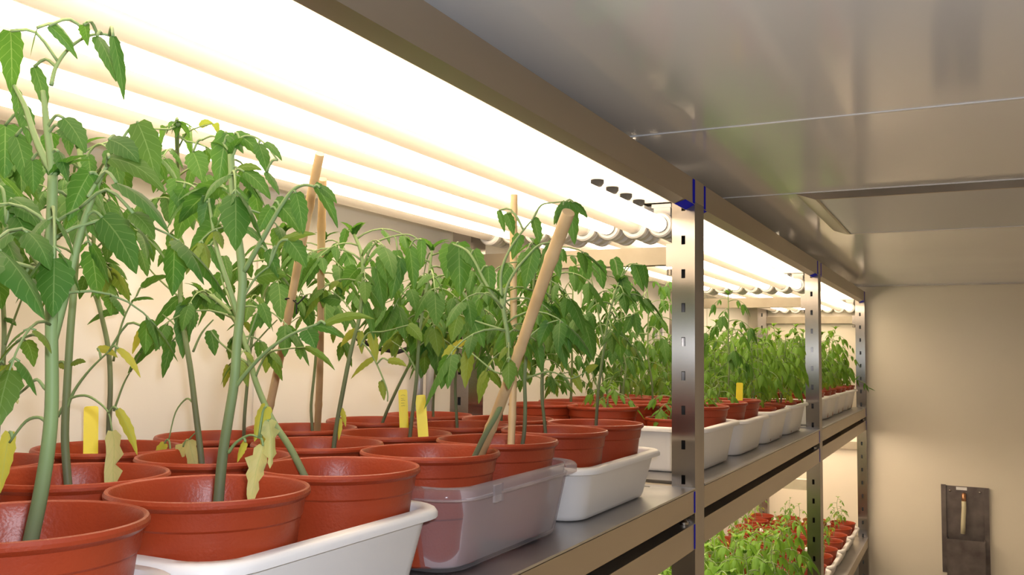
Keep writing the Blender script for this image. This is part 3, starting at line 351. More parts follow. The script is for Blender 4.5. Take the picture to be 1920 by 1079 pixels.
'C2f': ([([(-0.0697,0.934,1.6482),(-0.0606,0.934,1.6768),(-0.059,0.934,1.7039),(-0.06,0.934,1.7279),(-0.0577,0.934,1.7582),(-0.0535,0.934,1.7885),(-0.0505,0.934,1.8189),(-0.0489,0.934,1.8493),(-0.0479,0.934,1.8738)],0.0042,0.0025),([(-0.0587,0.934,1.728),(-0.0296,0.934,1.7346),(-0.0036,0.934,1.7292),(0.0154,0.934,1.7354)],0.002,0.001)],[((-0.0236,0.934,1.7854),(-0.0101,0.934,1.7379),0.0156,0),((-0.0464,0.934,1.7643),(-0.0394,0.934,1.7344),0.0121,0),((-0.0004,0.934,1.7322),(0.0092,0.934,1.7178),0.0094,0.3),((0.0154,0.934,1.7354),(0.0279,0.934,1.7415),0.0082,0.3),((-0.0766,0.934,1.7519),(-0.0901,0.934,1.7334),0.0098,0.2)]),
'C1m': ([([(-0.2032,0.92,1.6481),(-0.1997,0.92,1.6872),(-0.1954,0.92,1.7252),(-0.194,0.92,1.7568),(-0.191,0.92,1.7886),(-0.1858,0.92,1.8203),(-0.1812,0.92,1.8457),(-0.1781,0.92,1.8712)],0.004,0.0025),([(-0.1948,0.92,1.7315),(-0.2126,0.92,1.7503),(-0.2321,0.92,1.7629)],0.002,0.001)],[((-0.2321,0.92,1.7629),(-0.2472,0.92,1.7467),0.009,0.3),((-0.1463,0.92,1.7573),(-0.125,0.92,1.7636),0.0087,1.0)]),
'B3d': ([([(-0.3531,1.06,1.6516),(-0.3422,1.06,1.6794),(-0.3208,1.06,1.7096),(-0.2996,1.06,1.7357),(-0.2828,1.06,1.7579),(-0.2706,1.06,1.7871),(-0.2628,1.06,1.8162),(-0.2592,1.06,1.8454)],0.004,0.0025)],[((-0.3179,1.06,1.765),(-0.3217,1.06,1.7427),0.0104,0.2)]),
'C2m': ([([(-0.2215,1.06,1.652),(-0.2239,1.06,1.6872),(-0.2255,1.06,1.7227),(-0.2213,1.06,1.7584),(-0.2187,1.06,1.7942),(-0.2161,1.06,1.83),(-0.2151,1.06,1.8588)],0.0038,0.0022)],[]),
'C2d': ([([(-0.3483,1.19,1.652),(-0.3463,1.19,1.686),(-0.3387,1.19,1.7266),(-0.332,1.19,1.7672),(-0.3235,1.19,1.8079),(-0.3196,1.19,1.8485)],0.0035,0.002)],[]),
'D1f': ([([(-0.0987,1.085,1.6493),(-0.1029,1.085,1.6801),(-0.1078,1.085,1.711),(-0.1067,1.085,1.7458),(-0.1041,1.085,1.7807),(-0.0999,1.085,1.8156),(-0.0957,1.085,1.8506),(-0.093,1.085,1.8786)],0.004,0.0025)],[]),
'D1m': ([([(-0.2318,1.195,1.6505),(-0.228,1.195,1.6896),(-0.2198,1.195,1.7289),(-0.2161,1.195,1.768),(-0.2123,1.195,1.8073),(-0.2084,1.195,1.8427)],0.0035,0.002)],[]),
'D2f': ([([(-0.0923,1.235,1.6483),(-0.0892,1.235,1.6851),(-0.087,1.235,1.7119),(-0.0822,1.235,1.7388),(-0.0775,1.235,1.7696),(-0.0728,1.235,1.8004),(-0.0648,1.235,1.8311),(-0.0568,1.235,1.8541)],0.0042,0.0025),([(-0.0783,1.235,1.7658),(-0.0877,1.235,1.8082),(-0.0937,1.235,1.8394),(-0.0997,1.235,1.8629)],0.0025,0.0012),([(-0.0878,1.235,1.7119),(-0.097,1.235,1.7309),(-0.1054,1.235,1.7447)],0.002,0.001),([(-0.0768,1.235,1.7773),(-0.0566,1.235,1.8003),(-0.0365,1.235,1.8063)],0.002,0.001)],[((-0.0365,1.235,1.8063),(-0.0468,1.235,1.7812),0.0152,0),((-0.0325,1.235,1.8078),(-0.0284,1.235,1.7775),0.0137,0),((-0.0565,1.235,1.7965),(-0.058,1.235,1.7736),0.0122,0),((-0.0652,1.235,1.8891),(-0.0528,1.235,1.8463),0.0185,0),((-0.0528,1.235,1.8617),(-0.0446,1.235,1.8194),0.02,0),((-0.0328,1.235,1.8803),(-0.0207,1.235,1.8419),0.0168,0),((-0.0209,1.235,1.8777),(-0.0152,1.235,1.8456),0.0137,0),((-0.0899,1.235,1.8861),(-0.0813,1.235,1.8469),0.0202,0),((-0.1066,1.235,1.8866),(-0.1188,1.235,1.8398),0.0172,0),((-0.1277,1.235,1.8794),(-0.1231,1.235,1.8438),0.0173,0),((-0.0979,1.235,1.8433),(-0.1128,1.235,1.8201),0.0125,0)]),
'D2m': ([([(-0.2225,1.32,1.6518),(-0.221,1.32,1.6856),(-0.2169,1.32,1.7279),(-0.2128,1.32,1.7703),(-0.2094,1.32,1.8043)],0.003,0.002)],[]),
}
CANES = {'A': ([(-0.3223, 0.8, 1.6569), (-0.3055, 0.8, 1.7543), (-0.2872, 0.8, 1.8323), (-0.1398, 0.6613, 1.932)], 0.0042), 'B': ([(-0.3658, 0.95, 1.6468), (-0.3658, 0.95, 1.7905), (-0.2166, 0.7628, 1.932)], 0.0042), 'C': ([(-0.0701, 0.92, 1.6505), (-0.0685, 0.92, 1.7639), (-0.0676, 0.92, 1.9312)], 0.004), 'D': ([(-0.0608, 0.835, 1.6513), (0.0979, 0.69, 1.8678)], 0.0054)}
LABELS_AT = {'a': ((-0.4249, 0.655, 1.6895), (-0.4227, 0.655, 1.6457)), 'b': ((-0.1966, 0.93, 1.699), (-0.1909, 0.93, 1.648)), 'c': ((-0.3073, 1.06, 1.6982), (-0.3046, 1.06, 1.6604)), 'd': ((-0.0719, 2.08, 1.691), (-0.0733, 2.08, 1.6478))}

# ------------------------------------------------------------------ fluorescent lamps
TX = [-.060 - .0457 * i for i in range(8)]
ZT = H + .216
LL = 1.286
ORD = ['nearest the front beam', 'second from the front beam', 'third from the front beam', 'fourth from the front beam', 'fourth from the cream wall', 'third from the cream wall', 'second from the cream wall', 'nearest the cream wall']
BAY = ['nearest bay', 'middle bay', 'far bay']
def make_lamp(lit, length):
    q = MB(); r = .013; n = 20
    q.lathe([(r, .012), (r, length - .012)], (0, 0, 0), n, axis='Y'); tube = q.mesh('tube', MT['tube_on'] if lit else MT['tube_off'])
    q = MB()
    def end(s):
        q = MB(); q.lathe([(.004, 0), (.011, 0), (.0128, s * .003), (.0131, s * .016), (.0128, s * .018)], (0, 0, 0), n, axis='Y'); return q.mesh('end_cap', MT['cap'])
    cap = (end(1), end(-1))
    def holder(s):
        q = MB()      # sealing ring, neck, rear cup, stem up to the reflector
        q.lathe([(.0135, -.012), (.0185, -.012), (.0212, -.009), (.0212, .002), (.019, .004), (.019, .010), (.0205, .012), (.0205, .028), (.018, .031), (.0, .031)] if s > 0 else
                [(.0135, .012), (.0185, .012), (.0212, .009), (.0212, -.002), (.019, -.004), (.019, -.010), (.0205, -.012), (.0205, -.028), (.018, -.031), (.0, -.031)], (0, 0, 0), 28, axis='Y')
        ys = sorted((s * .001, s * .028)); q.box(-.014, .014, ys[0], ys[1], .008, .0345); ys = sorted((s * -.004, s * .029)); q.box(-.0165, .0165, ys[0], ys[1], .0295, .0353)
        return q.mesh('lamp_holder', MT['holder'], True, 35)
    return tube, cap, holder(1), holder(-1)
LM = {(a, l): make_lamp(a, l) for a in (True, False) for l in (LL,)}
def lamp(x, y0, z, lit, label, group):
    tb, cp, h1, h0 = LM[(lit, LL)]
    t = thing('fluorescent_lamp', label, 'lamp', (x, y0, z), 0, group)
    link('tube', tb, t); link('end_cap', cp[0], t); link('end_cap', cp[1], t, (0, LL, 0)); link('lamp_holder', h1, t, (0, LL, 0)); link('lamp_holder', h0, t, (0, 0, 0))
for k in range(3):
    y0 = PY[k] + .035
    for i, x in enumerate(TX):
        lit = i % 2 == 0
        lamp(x, y0, ZT, lit, '%s fluorescent tube %s, top shelf, %s' % ('glowing' if lit else 'unlit', ORD[i], BAY[k]), 'fluorescent tubes under the top shelf')
for k in range(1, 3):
    for i, x in enumerate(TX):
        if i % 2 == 0: lamp(x - .03, PY[k] + .035, H - .285, True, 'glowing fluorescent tube %s, below middle shelf, %s' % (ORD[i], BAY[k]), 'fluorescent tubes under the middle shelf')

# ------------------------------------------------------------------ trays
def rrect(w_, d_, r, z, n=6):
    pts = []
    for cx, cy, a0 in ((w_ - r, d_ - r, 0), (-w_ + r, d_ - r, 90), (-w_ + r, -d_ + r, 180), (w_ - r, -d_ + r, 270)):
        for i in range(n + 1):
            a = math.radians(a0 + 90 * i / n); pts.append((cx + r * math.cos(a), cy + r * math.sin(a), z))
    return pts
def tray_mesh(hx, hy, h, taper, lip, clear=False):
    q = MB(); t = .0018 if clear else .0026; r = .030
    bxx, byy = hx - lip - taper, hy - lip - taper; wx, wy = hx - lip, hy - lip
    lo = [rrect(bxx * .5, byy * .5, r * .5, .0015), rrect(bxx - .008, byy - .008, r - .004, 0), rrect(bxx - .002, byy - .002, r, .002), rrect(bxx, byy, r, .007)]
    for i in range(1, 5): f = i / 4; lo.append(rrect(bxx + (wx - bxx) * f, byy + (wy - byy) * f, r + .002 * f, .007 + (h - .018) * f))
    e = .0012 if clear else .0022
    dl = .013 if clear else .010
    lo += [rrect(wx, wy, r, h - dl + .001), rrect(hx - e * 1.2, hy - e * 1.2, r + lip, h - dl + .001) if True else None,
           rrect(hx, hy, r + lip, h - dl + .002), rrect(hx, hy, r + lip, h - .004), rrect(hx - .0015, hy - .0015, r + lip, h - .0012), rrect(hx - .004, hy - .004, r + lip - .002, h),
           rrect(wx - t + .001, wy - t + .001, r, h), rrect(wx - t - .001, wy - t - .001, r, h - .003)]
    for i in range(3, -1, -1): f = i / 4; lo.append(rrect(bxx - t + (wx - bxx) * f, byy - t + (wy - byy) * f, r, .007 + (h - .018) * f))
    lo.append(rrect(bxx - t - .006, byy - t - .006, r - .004, .0035)); lo.append(rrect(bxx * .5, byy * .5, r * .5, .0035))
    q.loops(lo, True, True, True)
    if clear:     # clip tab and moulding step on the rim
        for sx in (1, -1): q.box(sx * hx - .001, sx * hx + .0012, -.030 - hy * .0 - .06, -.012 - .06, h - dl - .005, h - .001)
    return q.mesh('plastic_tray', MT['clear'] if clear else MT['tray'], True, 50)
ZD = H - .208
TM = {}
def tray(yc, hy, h, label, clear=False, z=ZD, group=None, taper=.011, x=-.227, hx=.209, lip=.011, dx=0):
    key = (round(hy, 3), round(h, 3), clear, taper)
    if key not in TM: TM[key] = tray_mesh(hx, hy, h, taper, lip, clear)
    o = link('plastic_tray', TM[key], None, (x + dx, yc, z)); tag(o, label, 'tray', group)
GT = 'plastic trays on the middle shelf'
TRAYS = {
 'A': (.268, .1455, .0745, 'white plastic tray in the lower left corner, under the nearest pot'),
 'B': (.563, .1455, .0745, 'white plastic tray with a rolled rim, between the clear tray and the nearest tray'),
 'C': (.872, .1515, .083, 'clear see-through plastic tray full of terracotta pots'),
 'D': (1.186, .158, .069, 'white plastic tray with empty far corner, just before the first steel post'),
 'E': (1.722, .150, .081, 'large white plastic tray directly behind the first steel post'),
 'F': (2.037, .138, .076, 'white tray second past the first post, holding the pot with a yellow label'),
 'G': (2.330, .136, .078, 'white tray third past the first steel post'),
 'H': (2.620, .136, .080, 'white tray just before the second steel post'),
 'I': (3.040, .140, .080, 'white tray just past the second steel post'),
 'J': (3.335, .138, .080, 'white tray second past the second steel post'),
 'K': (3.630, .138, .080, 'white tray second from the end wall on the middle shelf'),
 'L': (3.925, .138, .080, 'white tray nearest the end wall on the middle shelf'),
}
for k_, (yc, hy, h, lab) in TRAYS.items(): tray(yc, hy, h, lab, k_ == 'C', group=GT)
ZL = H - .753
LT = {'M': (2.03, 'white tray on the lower shelf under the third tray of the middle shelf'), 'N': (2.33, 'white tray on the lower shelf, second before the second post'), 'O': (2.63, 'white tray on the lower shelf just before the second post'),
      'P': (3.06, 'white tray on the lower shelf just past the second post'), 'Q': (3.345, 'white tray on the lower shelf, second past the second post'), 'R': (3.63, 'white tray on the lower shelf, second from the end wall'), 'S': (3.915, 'white tray on the lower shelf nearest the end wall')}
for k_, (yc, lab) in LT.items(): tray(yc, .138, .062, lab, False, ZL, 'plastic trays on the lower shelf')

# ------------------------------------------------------------------ pots
def pot_mesh(R, h):
    q = MB()
    o_ = [(.0, .003), (.62 * R, .003), (.70 * R, 0), (.735 * R, .002), (.805 * R, .40 * h), (.807 * R, .425 * h), (.845 * R, .445 * h), (.85 * R, .47 * h), (.905 * R, .80 * h), (.925 * R, .815 * h), (.945 * R, .925 * h),
          (.975 * R, .94 * h), (.998 * R, .955 * h), (1.0 * R, .975 * h), (.985 * R, .995 * h), (.965 * R, 1.0 * h), (.945 * R, .99 * h), (.925 * R, .96 * h), (.90 * R, .85 * h), (.86 * R, .66 * h), (.80 * R, .5 * h)]
    q.lathe(o_, (0, 0, 0), 44)
    return q.mesh('pot', MT['pot'], True, 28)
def soil_mesh(R, h, seed):
    q = MB(); rg = random.Random(seed); ls = []
    for i in range(7):
        r = .875 * R * (1 - i / 6.5); ls.append([(r * math.cos(a), r * math.sin(a), .70 * h + rg.uniform(-.0015, .0025)) for a in [2 * PI * j / 22 for j in range(22)]])
    q.loops(ls, True, False, True); return q.mesh('soil', MT['soil'])
PM = {}
def pot_parts(R, h):
    k_ = (round(R, 4), round(h, 4))
    if k_ not in PM: PM[k_] = (pot_mesh(R, h), soil_mesh(R, h, 3))
    return PM[k_]

# ------------------------------------------------------------------ leaves
DOWN = V((0, 0, -1))
def blade(q, p, d, side, Ln, Wd, curl, hi=True, lobes=4, cup=.25, tint=0.0, amp=.10, crumple=None):
    """one leaflet: base p, direction d, width direction side; curls downward, serrated rim, cupped"""
    ns = 10 if hi else 5; p = V(p); d = V(d).normalized(); s = V(side); q.t = tint
    vs = []; uvs = []; st = Ln / ns
    us = (-1, -.5, 0, .5, 1) if hi else (-1, 0, 1)
    for i in range(ns + 1):
        t = i / ns
        s = (s - d * s.dot(d)); s = s.normalized() if s.length > 1e-5 else d.orthogonal().normalized()
        nrm = s.cross(d)
        wd = Wd * .5 * (math.sin(PI * min(1, t * .93 + .07) ** .72) ** .8) if i < ns else .0002
        if hi and 0 < i < ns: wd *= 1 + amp * (1 if i % 2 else -1) * (.4 + .6 * abs(math.sin(i * 2.3 + Ln * 900)))
        if crumple: wd *= crumple.uniform(.6, 1.1); d = (d + V((crumple.uniform(-.12, .12), crumple.uniform(-.12, .12), 0))).normalized(); cup = crumple.uniform(-.2, 1.1)
        for u in us:
            off = -cup * wd * abs(u) ** 1.3
            back = d * (-.25 * wd * abs(u)) if lobes else V((0, 0, 0))
            vs.append(p + s * (u * wd) + nrm * off + back); uvs.append((u * .5 + .5, t))
        d = (d + DOWN * (curl / ns)).normalized(); p = p + d * st
    nu = len(us); fs = []
    for i in range(ns):
        for j in range(nu - 1): fs.append((i * nu + j, i * nu + j + 1, (i + 1) * nu + j + 1, (i + 1) * nu + j))
    q.add(vs, fs, 0, uvs); q.t = 0.0
def leaf(q, p, az, el, Lr, Ls, rng, pairs=2, droop=1.3, hi=True, tint=0.0, lim=None, wr=.46, limp=.9):
    """compound leaf: arching stalk with leaflet pairs and one end leaflet"""
    d = V((math.cos(az) * math.cos(el), math.sin(az) * math.cos(el), math.sin(el))); pts = [V(p)]; n = 6
    for i in range(n):
        d = (d + DOWN * (droop / n)).normalized(); c = pts[-1] + d * (Lr / n)
        if lim:
            c.z = min(c.z, lim[2] - .012); c.x = max(c.x, lim[0])
        pts.append(c)
    q.t = tint * .6
    q.tube(pts, [.0014 * (1 - .55 * i / n) * (Ls / .05) ** .5 for i in range(n + 1)], 5 if hi else 4, True, 1); q.t = 0
    hz = V((-math.sin(az), math.cos(az), 0))
    for k_ in range(pairs):
        t = .5 + .38 * k_ / max(1, pairs - 1) if pairs > 1 else .65
        i = t * n; a = pts[int(i)].lerp(pts[min(int(i) + 1, n)], i - int(i)); tg = (pts[min(int(i) + 1, n)] - pts[int(i)]).normalized()
        for sg in (-1, 1):
            dd = (hz * sg * rng.uniform(.8, 1.2) + tg * rng.uniform(.3, .8) + DOWN * rng.uniform(.1, limp)).normalized()
            stalk = a + dd * (Ls * .12); q.tube([a, stalk], .0007, 4, True, 1)
            sd = dd.cross(V((0, 0, 1))); sd = (sd + V((rng.uniform(-.4, .4), rng.uniform(-.4, .4), rng.uniform(-.4, .4)))).normalized()
            f = rng.uniform(.65, 1.0) * (.75 if k_ == 0 and pairs > 1 else 1)
            blade(q, stalk, dd, sd, Ls * f, Ls * f * wr, rng.uniform(.8, 1.9) * limp, hi, 4, rng.uniform(.1, .5), tint + (rng.uniform(-.1, .15) if tint > .05 else 0))
    tg = (pts[-1] - pts[-2]).normalized(); sd = (tg.cross(V((0, 0, 1))) + V((rng.uniform(-.3, .3), rng.uniform(-.3, .3), 0)))
    if sd.length < .1: sd = hz
    blade(q, pts[-1], tg, sd.normalized(), Ls * rng.uniform(.95, 1.2), Ls * wr * 1.12, rng.uniform(.6, 1.4) * limp, hi, 4, rng.uniform(.1, .4), tint)
def smooth_path(pts, k=4):
    P = [V(x) for x in pts]; out = []
    if len(P) < 3: return P
    for i in range(len(P) - 1):
        a, b_, c, e = P[max(i - 1, 0)], P[i], P[i + 1], P[min(i + 2, len(P) - 1)]
        for j in range(k):
            t = j / k; out.append(.5 * ((2 * b_) + (c - a) * t + (2 * a - 5 * b_ + 4 * c - e) * t * t + (3 * b_ - a - 3 * c + e) * t ** 3))
    out.append(P[-1]); return out
def stem_tube(q, path, r0, r1, n=8, base=1.0, fade=2.6):
    m_ = len(path); rs = [r0 + (r1 - r0) * i / (m_ - 1) for i in range(m_)]
    q.tube(path, rs, n, True, 0, [max(0, base * (1 - fade * i / (m_ - 1))) * .8 + .0001 for i in range(m_)])
LIM = (XW + .012, 0, H + .190)

def crown(q, path, rng, n, f0, f1, Lr, Ls, hi=True, lim=None, pairs=2, tintlow=0.0, el=.55, limp=.9, wr=.46, droop=1.5):
    az = rng.uniform(0, 6.28)
    for i in range(n):
        f = f0 + (f1 - f0) * (i + rng.random() * .6) / n; x = min(f, .999) * (len(path) - 1); j = int(x); a = path[j].lerp(path[j + 1], x - j)
        az += 2.4 + rng.uniform(-.4, .4); g = (1 - .45 * (i / n) ** 2) * (.62 if i < n * .3 and tintlow > 0 else 1)
        leaf(q, a, az, el + rng.uniform(-.3, .35), Lr * g * rng.uniform(.8, 1.15), Ls * g * rng.uniform(.85, 1.15), rng, pairs, droop, hi, tintlow * max(0, 1 - 3.2 * i / n) * rng.uniform(.3, 1), lim, wr, limp)
    # growing tip: small upright leaves
    top = path[-1]
    for k_ in range(4):
        a = rng.uniform(0, 6.28); dd = V((math.cos(a) * .6, math.sin(a) * .6, .8))
        if lim and top.z + Ls * .5 > lim[2]: dd.z = 0
        blade(q, top, dd, V((-math.sin(a), math.cos(a), 0)), Ls * .5, Ls * .18, 1.0, hi, 4, .3, 0)

# ------------------------------------------------------------------ potted plants of the nearest bay, one by one
ROWX = {'f': -.095, 'm': -.2365, 'b': -.378}
COLY = [.345, .492, .640, .790, .936, 1.098, 1.243]
DESC = {   # key: (row, column, label)
 'A2f': ('f', 0, 'tall tomato plant with forked stem in the lower left corner pot'),
 'Amf': ('m', 0, 'tomato plant at the left edge, directly behind the corner pot'),
 'B1f': ('f', 1, 'tall tomato plant with withered yellow leaves in the big front pot left of centre'),
 'B1b': ('m', 1, 'slender tomato plant between the lower left corner pot and the leftmost yellow label'),
 'B1c': ('b', 1, 'thin tomato plant by the wall at the far left edge'),
 'B2f': ('f', 2, 'tomato plant whose stem leans far left, right of the big front pot'),
 'B2b': ('m', 2, 'tomato plant with hanging yellow leaves right behind the big front pot'),
 'B2c': ('b', 2, 'tomato plant by the wall sharing its pot with the leftmost yellow label'),
 'C1f': ('f', 3, 'tomato plant with the thick leaning cane, nearest front pot of the clear tray'),
 'B2bb': ('m', 3, 'arching tomato plant with yellowing low leaves behind the pot of the thick cane'),
 'B3c': ('b', 3, 'dark stemmed tomato plant beside the leaning cane with wire tie'),
 'C2f': ('f', 4, 'tomato plant beside the upright cane in the clear tray'),
 'C1m': ('m', 4, 'tomato plant with the taller yellow label in its pot'),
 'C1b': ('b', 4, 'tomato plant tied to the thin upright cane by the wall'),
 'D1f': ('f', 5, 'tomato plant in the front pot just right of the clear tray'),
 'C2m': ('m', 5, 'middle row tomato plant directly right of the taller yellow label'),
 'B3d': ('b', 5, 'tomato plant leaning right in the rear row behind the yellow labels'),
 'D2f': ('f', 6, 'tomato plant in the front pot nearest the first steel post'),
 'D1m': ('m', 6, 'tomato plant in the middle row, nearest one to the first post'),
 'C2d': ('b', 6, 'tomato plant in the rear row nearest the first rear post'),
 'D2m': ('x', 0, 'short tomato plant standing on the bare deck behind the first steel post'),
}
CROWN = {  # leaves, from, to (fraction of main stem), stalk length, leaflet length
 'A2f': (9, .55, .98, .10, .050), 'Amf': (12, .5, 1, .10, .055), 'B1f': (5, .72, 1, .07, .042), 'B1b': (8, 0.62, 1, .09, .048), 'B1c': (8, 0.6, 1, .08, .045),
 'B2f': (6, .5, 1, .07, .04), 'B2b': (8, 0.65, 1, .07, .038), 'B2c': (9, 0.62, 1, .08, .042), 'C1f': (8, 0.68, 1, .085, .050), 'B2bb': (8, 0.62, 1, .085, .050), 'B3c': (11, 0.58, 1, .09, .048),
 'C2f': (13, 0.55, 1, .085, .045), 'C1m': (14, 0.58, 1, .10, .055), 'C1b': (13, 0.58, 1, .09, .048), 'D1f': (14, 0.55, 1, .085, .048), 'C2m': (14, 0.55, 1, .09, .05), 'B3d': (12, 0.6, 1, .09, .05),
 'D2f': (9, .62, 1, .075, .042), 'D1m': (13, 0.5, 1, .08, .045), 'C2d': (12, 0.5, 1, .08, .045), 'D2m': (10, .4, 1, .07, .04)}
PLANTS['Amf'] = ([([(-.232, .345, 1.64), (-.235, .345, 1.70), (-.25, .35, 1.78), (-.27, .36, 1.86), (-.275, .37, 1.90)], .0045, .002)], [])
RB, HB = .0705, .106
def nearest(paths, p):
    best = None
    for pa in paths:
        for i, s in enumerate(pa):
            dd = (s - p).length + (max(0, s.z - p.z) * .8)
            if i < len(pa) * .1: dd += .03
            if best is None or dd < best[0]: best = (dd, s)
    return best[1]
for key, (row, col, label) in DESC.items():
    S, B = PLANTS[key]; rng = random.Random(key)
    px, py = (ROWX[row], COLY[col]) if row != 'x' else (-.232, 1.378)
    R, h = (RB, HB) if row != 'x' else (.052, .098)
    zb = ZD + (.0042 if row != 'x' else .0002)
    t = thing('potted_tomato_plant', label, 'potted plant', (px, py, zb), 0, 'potted tomato plants in the nearest bay')
    pm, sm = pot_parts(R, h); link('pot', pm, t); link('soil', sm, t)
    O = V((px, py, zb)); base_z = .70 * h - .004
    # shift the stem so that it roots inside the pot, easing out with height
    b0 = V(S[0][0][0]); tgt = V((px + max(-.03, min(.03, b0.x - px)), py + max(-.03, min(.03, b0.y - py)), zb + base_z)); dl = tgt - b0
    def ease(p_):
        p_ = V(p_); f = max(0, 1 - max(0, p_.z - b0.z) / .10); return p_ + dl * f - O
    q = MB(); paths = []
    lim = (LIM[0] - O.x, 0, LIM[2] - O.z)
    for i, (pts, r0, r1) in enumerate(S):
        pa = smooth_path([ease(x) for x in pts], 4); paths.append(pa); stem_tube(q, pa, r0 * .60, r1 * .62, 10 if i == 0 else 6, 1.2 if i == 0 else .0, 2.6 if row == 'f' and col < 3 else 1.6)
    link('stem', q.mesh('stem', MT['stem']), t)
    q = MB(); yb = []
    for (a, c, wd, tint) in B:
        a, c = ease(a), ease(c); d = c - a; Ln = d.length
        view = (CAM - O - a).normalized(); nn = (view + V((rng.uniform(-.5, .5), rng.uniform(-.5, .5), rng.uniform(-.1, .5)))).normalized(); side = d.cross(nn).normalized()
        big = tint == 'y'; qq = MB() if big else q
        st_ = d.normalized() + V((0, 0, .35)) - d.normalized() * 0
        s0 = nearest(paths, a); mid = (s0 + a) / 2 + V((0, 0, min(.012, (a - s0).length * .3)))
        if (a - s0).length > .003: q.tube(smooth_path([s0, mid, a], 3), .0010, 5, True, 1)
        blade(qq, a, st_.normalized(), side, Ln * 1.06, max(wd, .006) * 1.05, .75, True, 4, rng.uniform(.1, .45) if not big else .8, 0.0 if big else float(tint), .10 if not big else .22, random.Random(key + str(len(yb))) if big else None)
        if big: yb.append(qq)
    n_, f0, f1, Lr, Ls = CROWN[key]
    crown(q, paths[0], rng, n_, f0, f1, Lr, Ls, True, lim, 2, .18 if row in 'fm' else .1)
    link('foliage', q.mesh('foliage', [MT['leaf'], MT['stem']]), t)
    for qq in yb:
        o = link('withered_leaf', qq.mesh('withered_leaf', MT['leaf_dry']), t); o['label'] = 'withered yellow leaf'

# ------------------------------------------------------------------ plant kinds that repeat further back
def proto(name, seed, hgt, nst, nl, Lr, Ls, hi, r, mats, limp=.9, wr=.42, tl=.3, pairs=2, spread=.02, f0=.25, droop=1.6, el=.55):
    """stem and foliage meshes of one plant, root at the origin"""
    rng = random.Random(seed); qs, qf = MB(), MB()
    for k_ in range(nst):
        a = rng.uniform(0, 6.28); s_ = spread * rng.uniform(.3, 1); hh = hgt * rng.uniform(.85, 1.05) if k_ else hgt
        bx_, by_ = (math.cos(a) * s_ * .5, math.sin(a) * s_ * .5) if nst > 1 else (0, 0)
        pts = [(bx_, by_, -.004)]
        for i in range(1, 6): f = i / 5; pts.append((bx_ + math.cos(a) * s_ * f * 1.2 + rng.uniform(-.005, .005), by_ + math.sin(a) * s_ * f * 1.2 + rng.uniform(-.005, .005), hh * f))
        pa = smooth_path(pts, 3); stem_tube(qs, pa, r, r * .5, 6)
        crown(qf, pa, rng, nl, f0, 1, Lr, Ls, hi, None, pairs, tl, el, limp, wr, droop)
    return qs.mesh('stem', MT['stem']), qf.mesh('foliage', [MT[mats], MT['stem']])
MID = [proto('mid', 40 + i, .265 + .02 * i, 1, 15, .080, .046, True, .0028, 'leaf', 1.2, .42, .15) for i in range(4)]
SHORT = [proto('short', 60 + i, .085, 1, 8, .05, .034, True, .002, 'leaf_young', .6, .42, .5) for i in range(2)]
BUSH = [proto('bush', 80 + i, .18 + .015 * i, 2, 10, .062, .046, False, .0018, 'leaf_young', 1.3, .42, .35) for i in range(4)]
WEEP = [proto('weep', 100 + i, .19 + .02 * i, 2, 9, .075, .056, False, .002, 'leaf_young', 1.3, .40, .1) for i in range(3)]
SEED = [proto('seed', 120 + i, .075 + .02 * i, 1, 5, .032, .026, False, .0014, 'leaf_young', .5, .42, .9, 1, .01, .45) for i in range(4)]
FIRST = {}
def copy_tree(o):
    c = o.copy(); sc.collection.objects.link(c)
    for ch in o.children:
        d_ = ch.copy(); sc.collection.objects.link(d_); d_.parent = c
    return c
def put(kind, var, R, h, x, y, z, label, group, rz, s=1.0, name='potted_tomato_plant'):
    key = (kind, var, round(R, 4))
    if key not in FIRST:
        t = thing(name, label, 'potted plant', (x, y, z), rz, group)
        pm, sm = pot_parts(R, h); link('pot', pm, t); link('soil', sm, t)
        ms = {'mid': MID, 'short': SHORT, 'bush': BUSH, 'weep': WEEP, 'seed': SEED}[kind][var]
        link('stem', ms[0], t, (0, 0, .70 * h)); link('foliage', ms[1], t, (0, 0, .70 * h)); FIRST[key] = t
    else:
        t = copy_tree(FIRST[key]); t.location = (x, y, z); t.rotation_euler.z = rz; t['label'] = label; t['group'] = group
    for c in t.children:
        if c.name.split('.')[0] in ('stem', 'foliage'): c.scale = (s, s, s)
    return t
rg = random.Random(5)
G2 = 'potted tomato plants in the middle bay'; G3 = 'young tomato plants in the far bay'
RN = {'f': 'front row', 'm': 'middle row', 'b': 'rear row'}
SH = {'E': 'tray behind first post', 'F': 'second tray past first post', 'G': 'third tray past first post', 'H': 'tray just before second post', 'I': 'tray just past second post', 'J': 'second tray past second post', 'K': 'second tray from end wall', 'L': 'tray nearest end wall',
      'M': 'third tray before second post', 'N': 'second tray before second post', 'O': 'tray just before second post', 'P': 'tray just past second post', 'Q': 'second tray past second post', 'R': 'second tray from end wall', 'S': 'tray nearest end wall'}
for trn, cols, where in (('E', (1.655, 1.797), SH['E']), ('F', (1.965, 2.107), SH['F'])):
    for ci, yy in enumerate(cols):
        for ri, (rn, xx) in enumerate((('f', -.100), ('m', -.240), ('b', -.366))):
            if trn == 'E' and rn == 'f' and ci == 0:
                put('short', 0, .052, .088, -.105, 1.668, ZD + .0042, 'short seedling in the small low pot right behind the first steel post', G2, .4); continue
            kind = 'short' if (trn, rn, ci) in (('E', 'f', 1), ('F', 'f', 0), ('E', 'm', 0)) else 'mid'
            put(kind, (ci + ri) % 2 if kind == 'short' else (ci * 3 + ri + (trn == 'F') * 2) % 4, .0695, .106, xx, yy, ZD + .0042,
                '%s tomato plant, %s, %s side of the %s' % ('short' if kind == 'short' else 'tall', RN[rn], ('near', 'far')[ci], where), G2, rg.uniform(0, 6.28), rg.uniform(.92, 1.1))
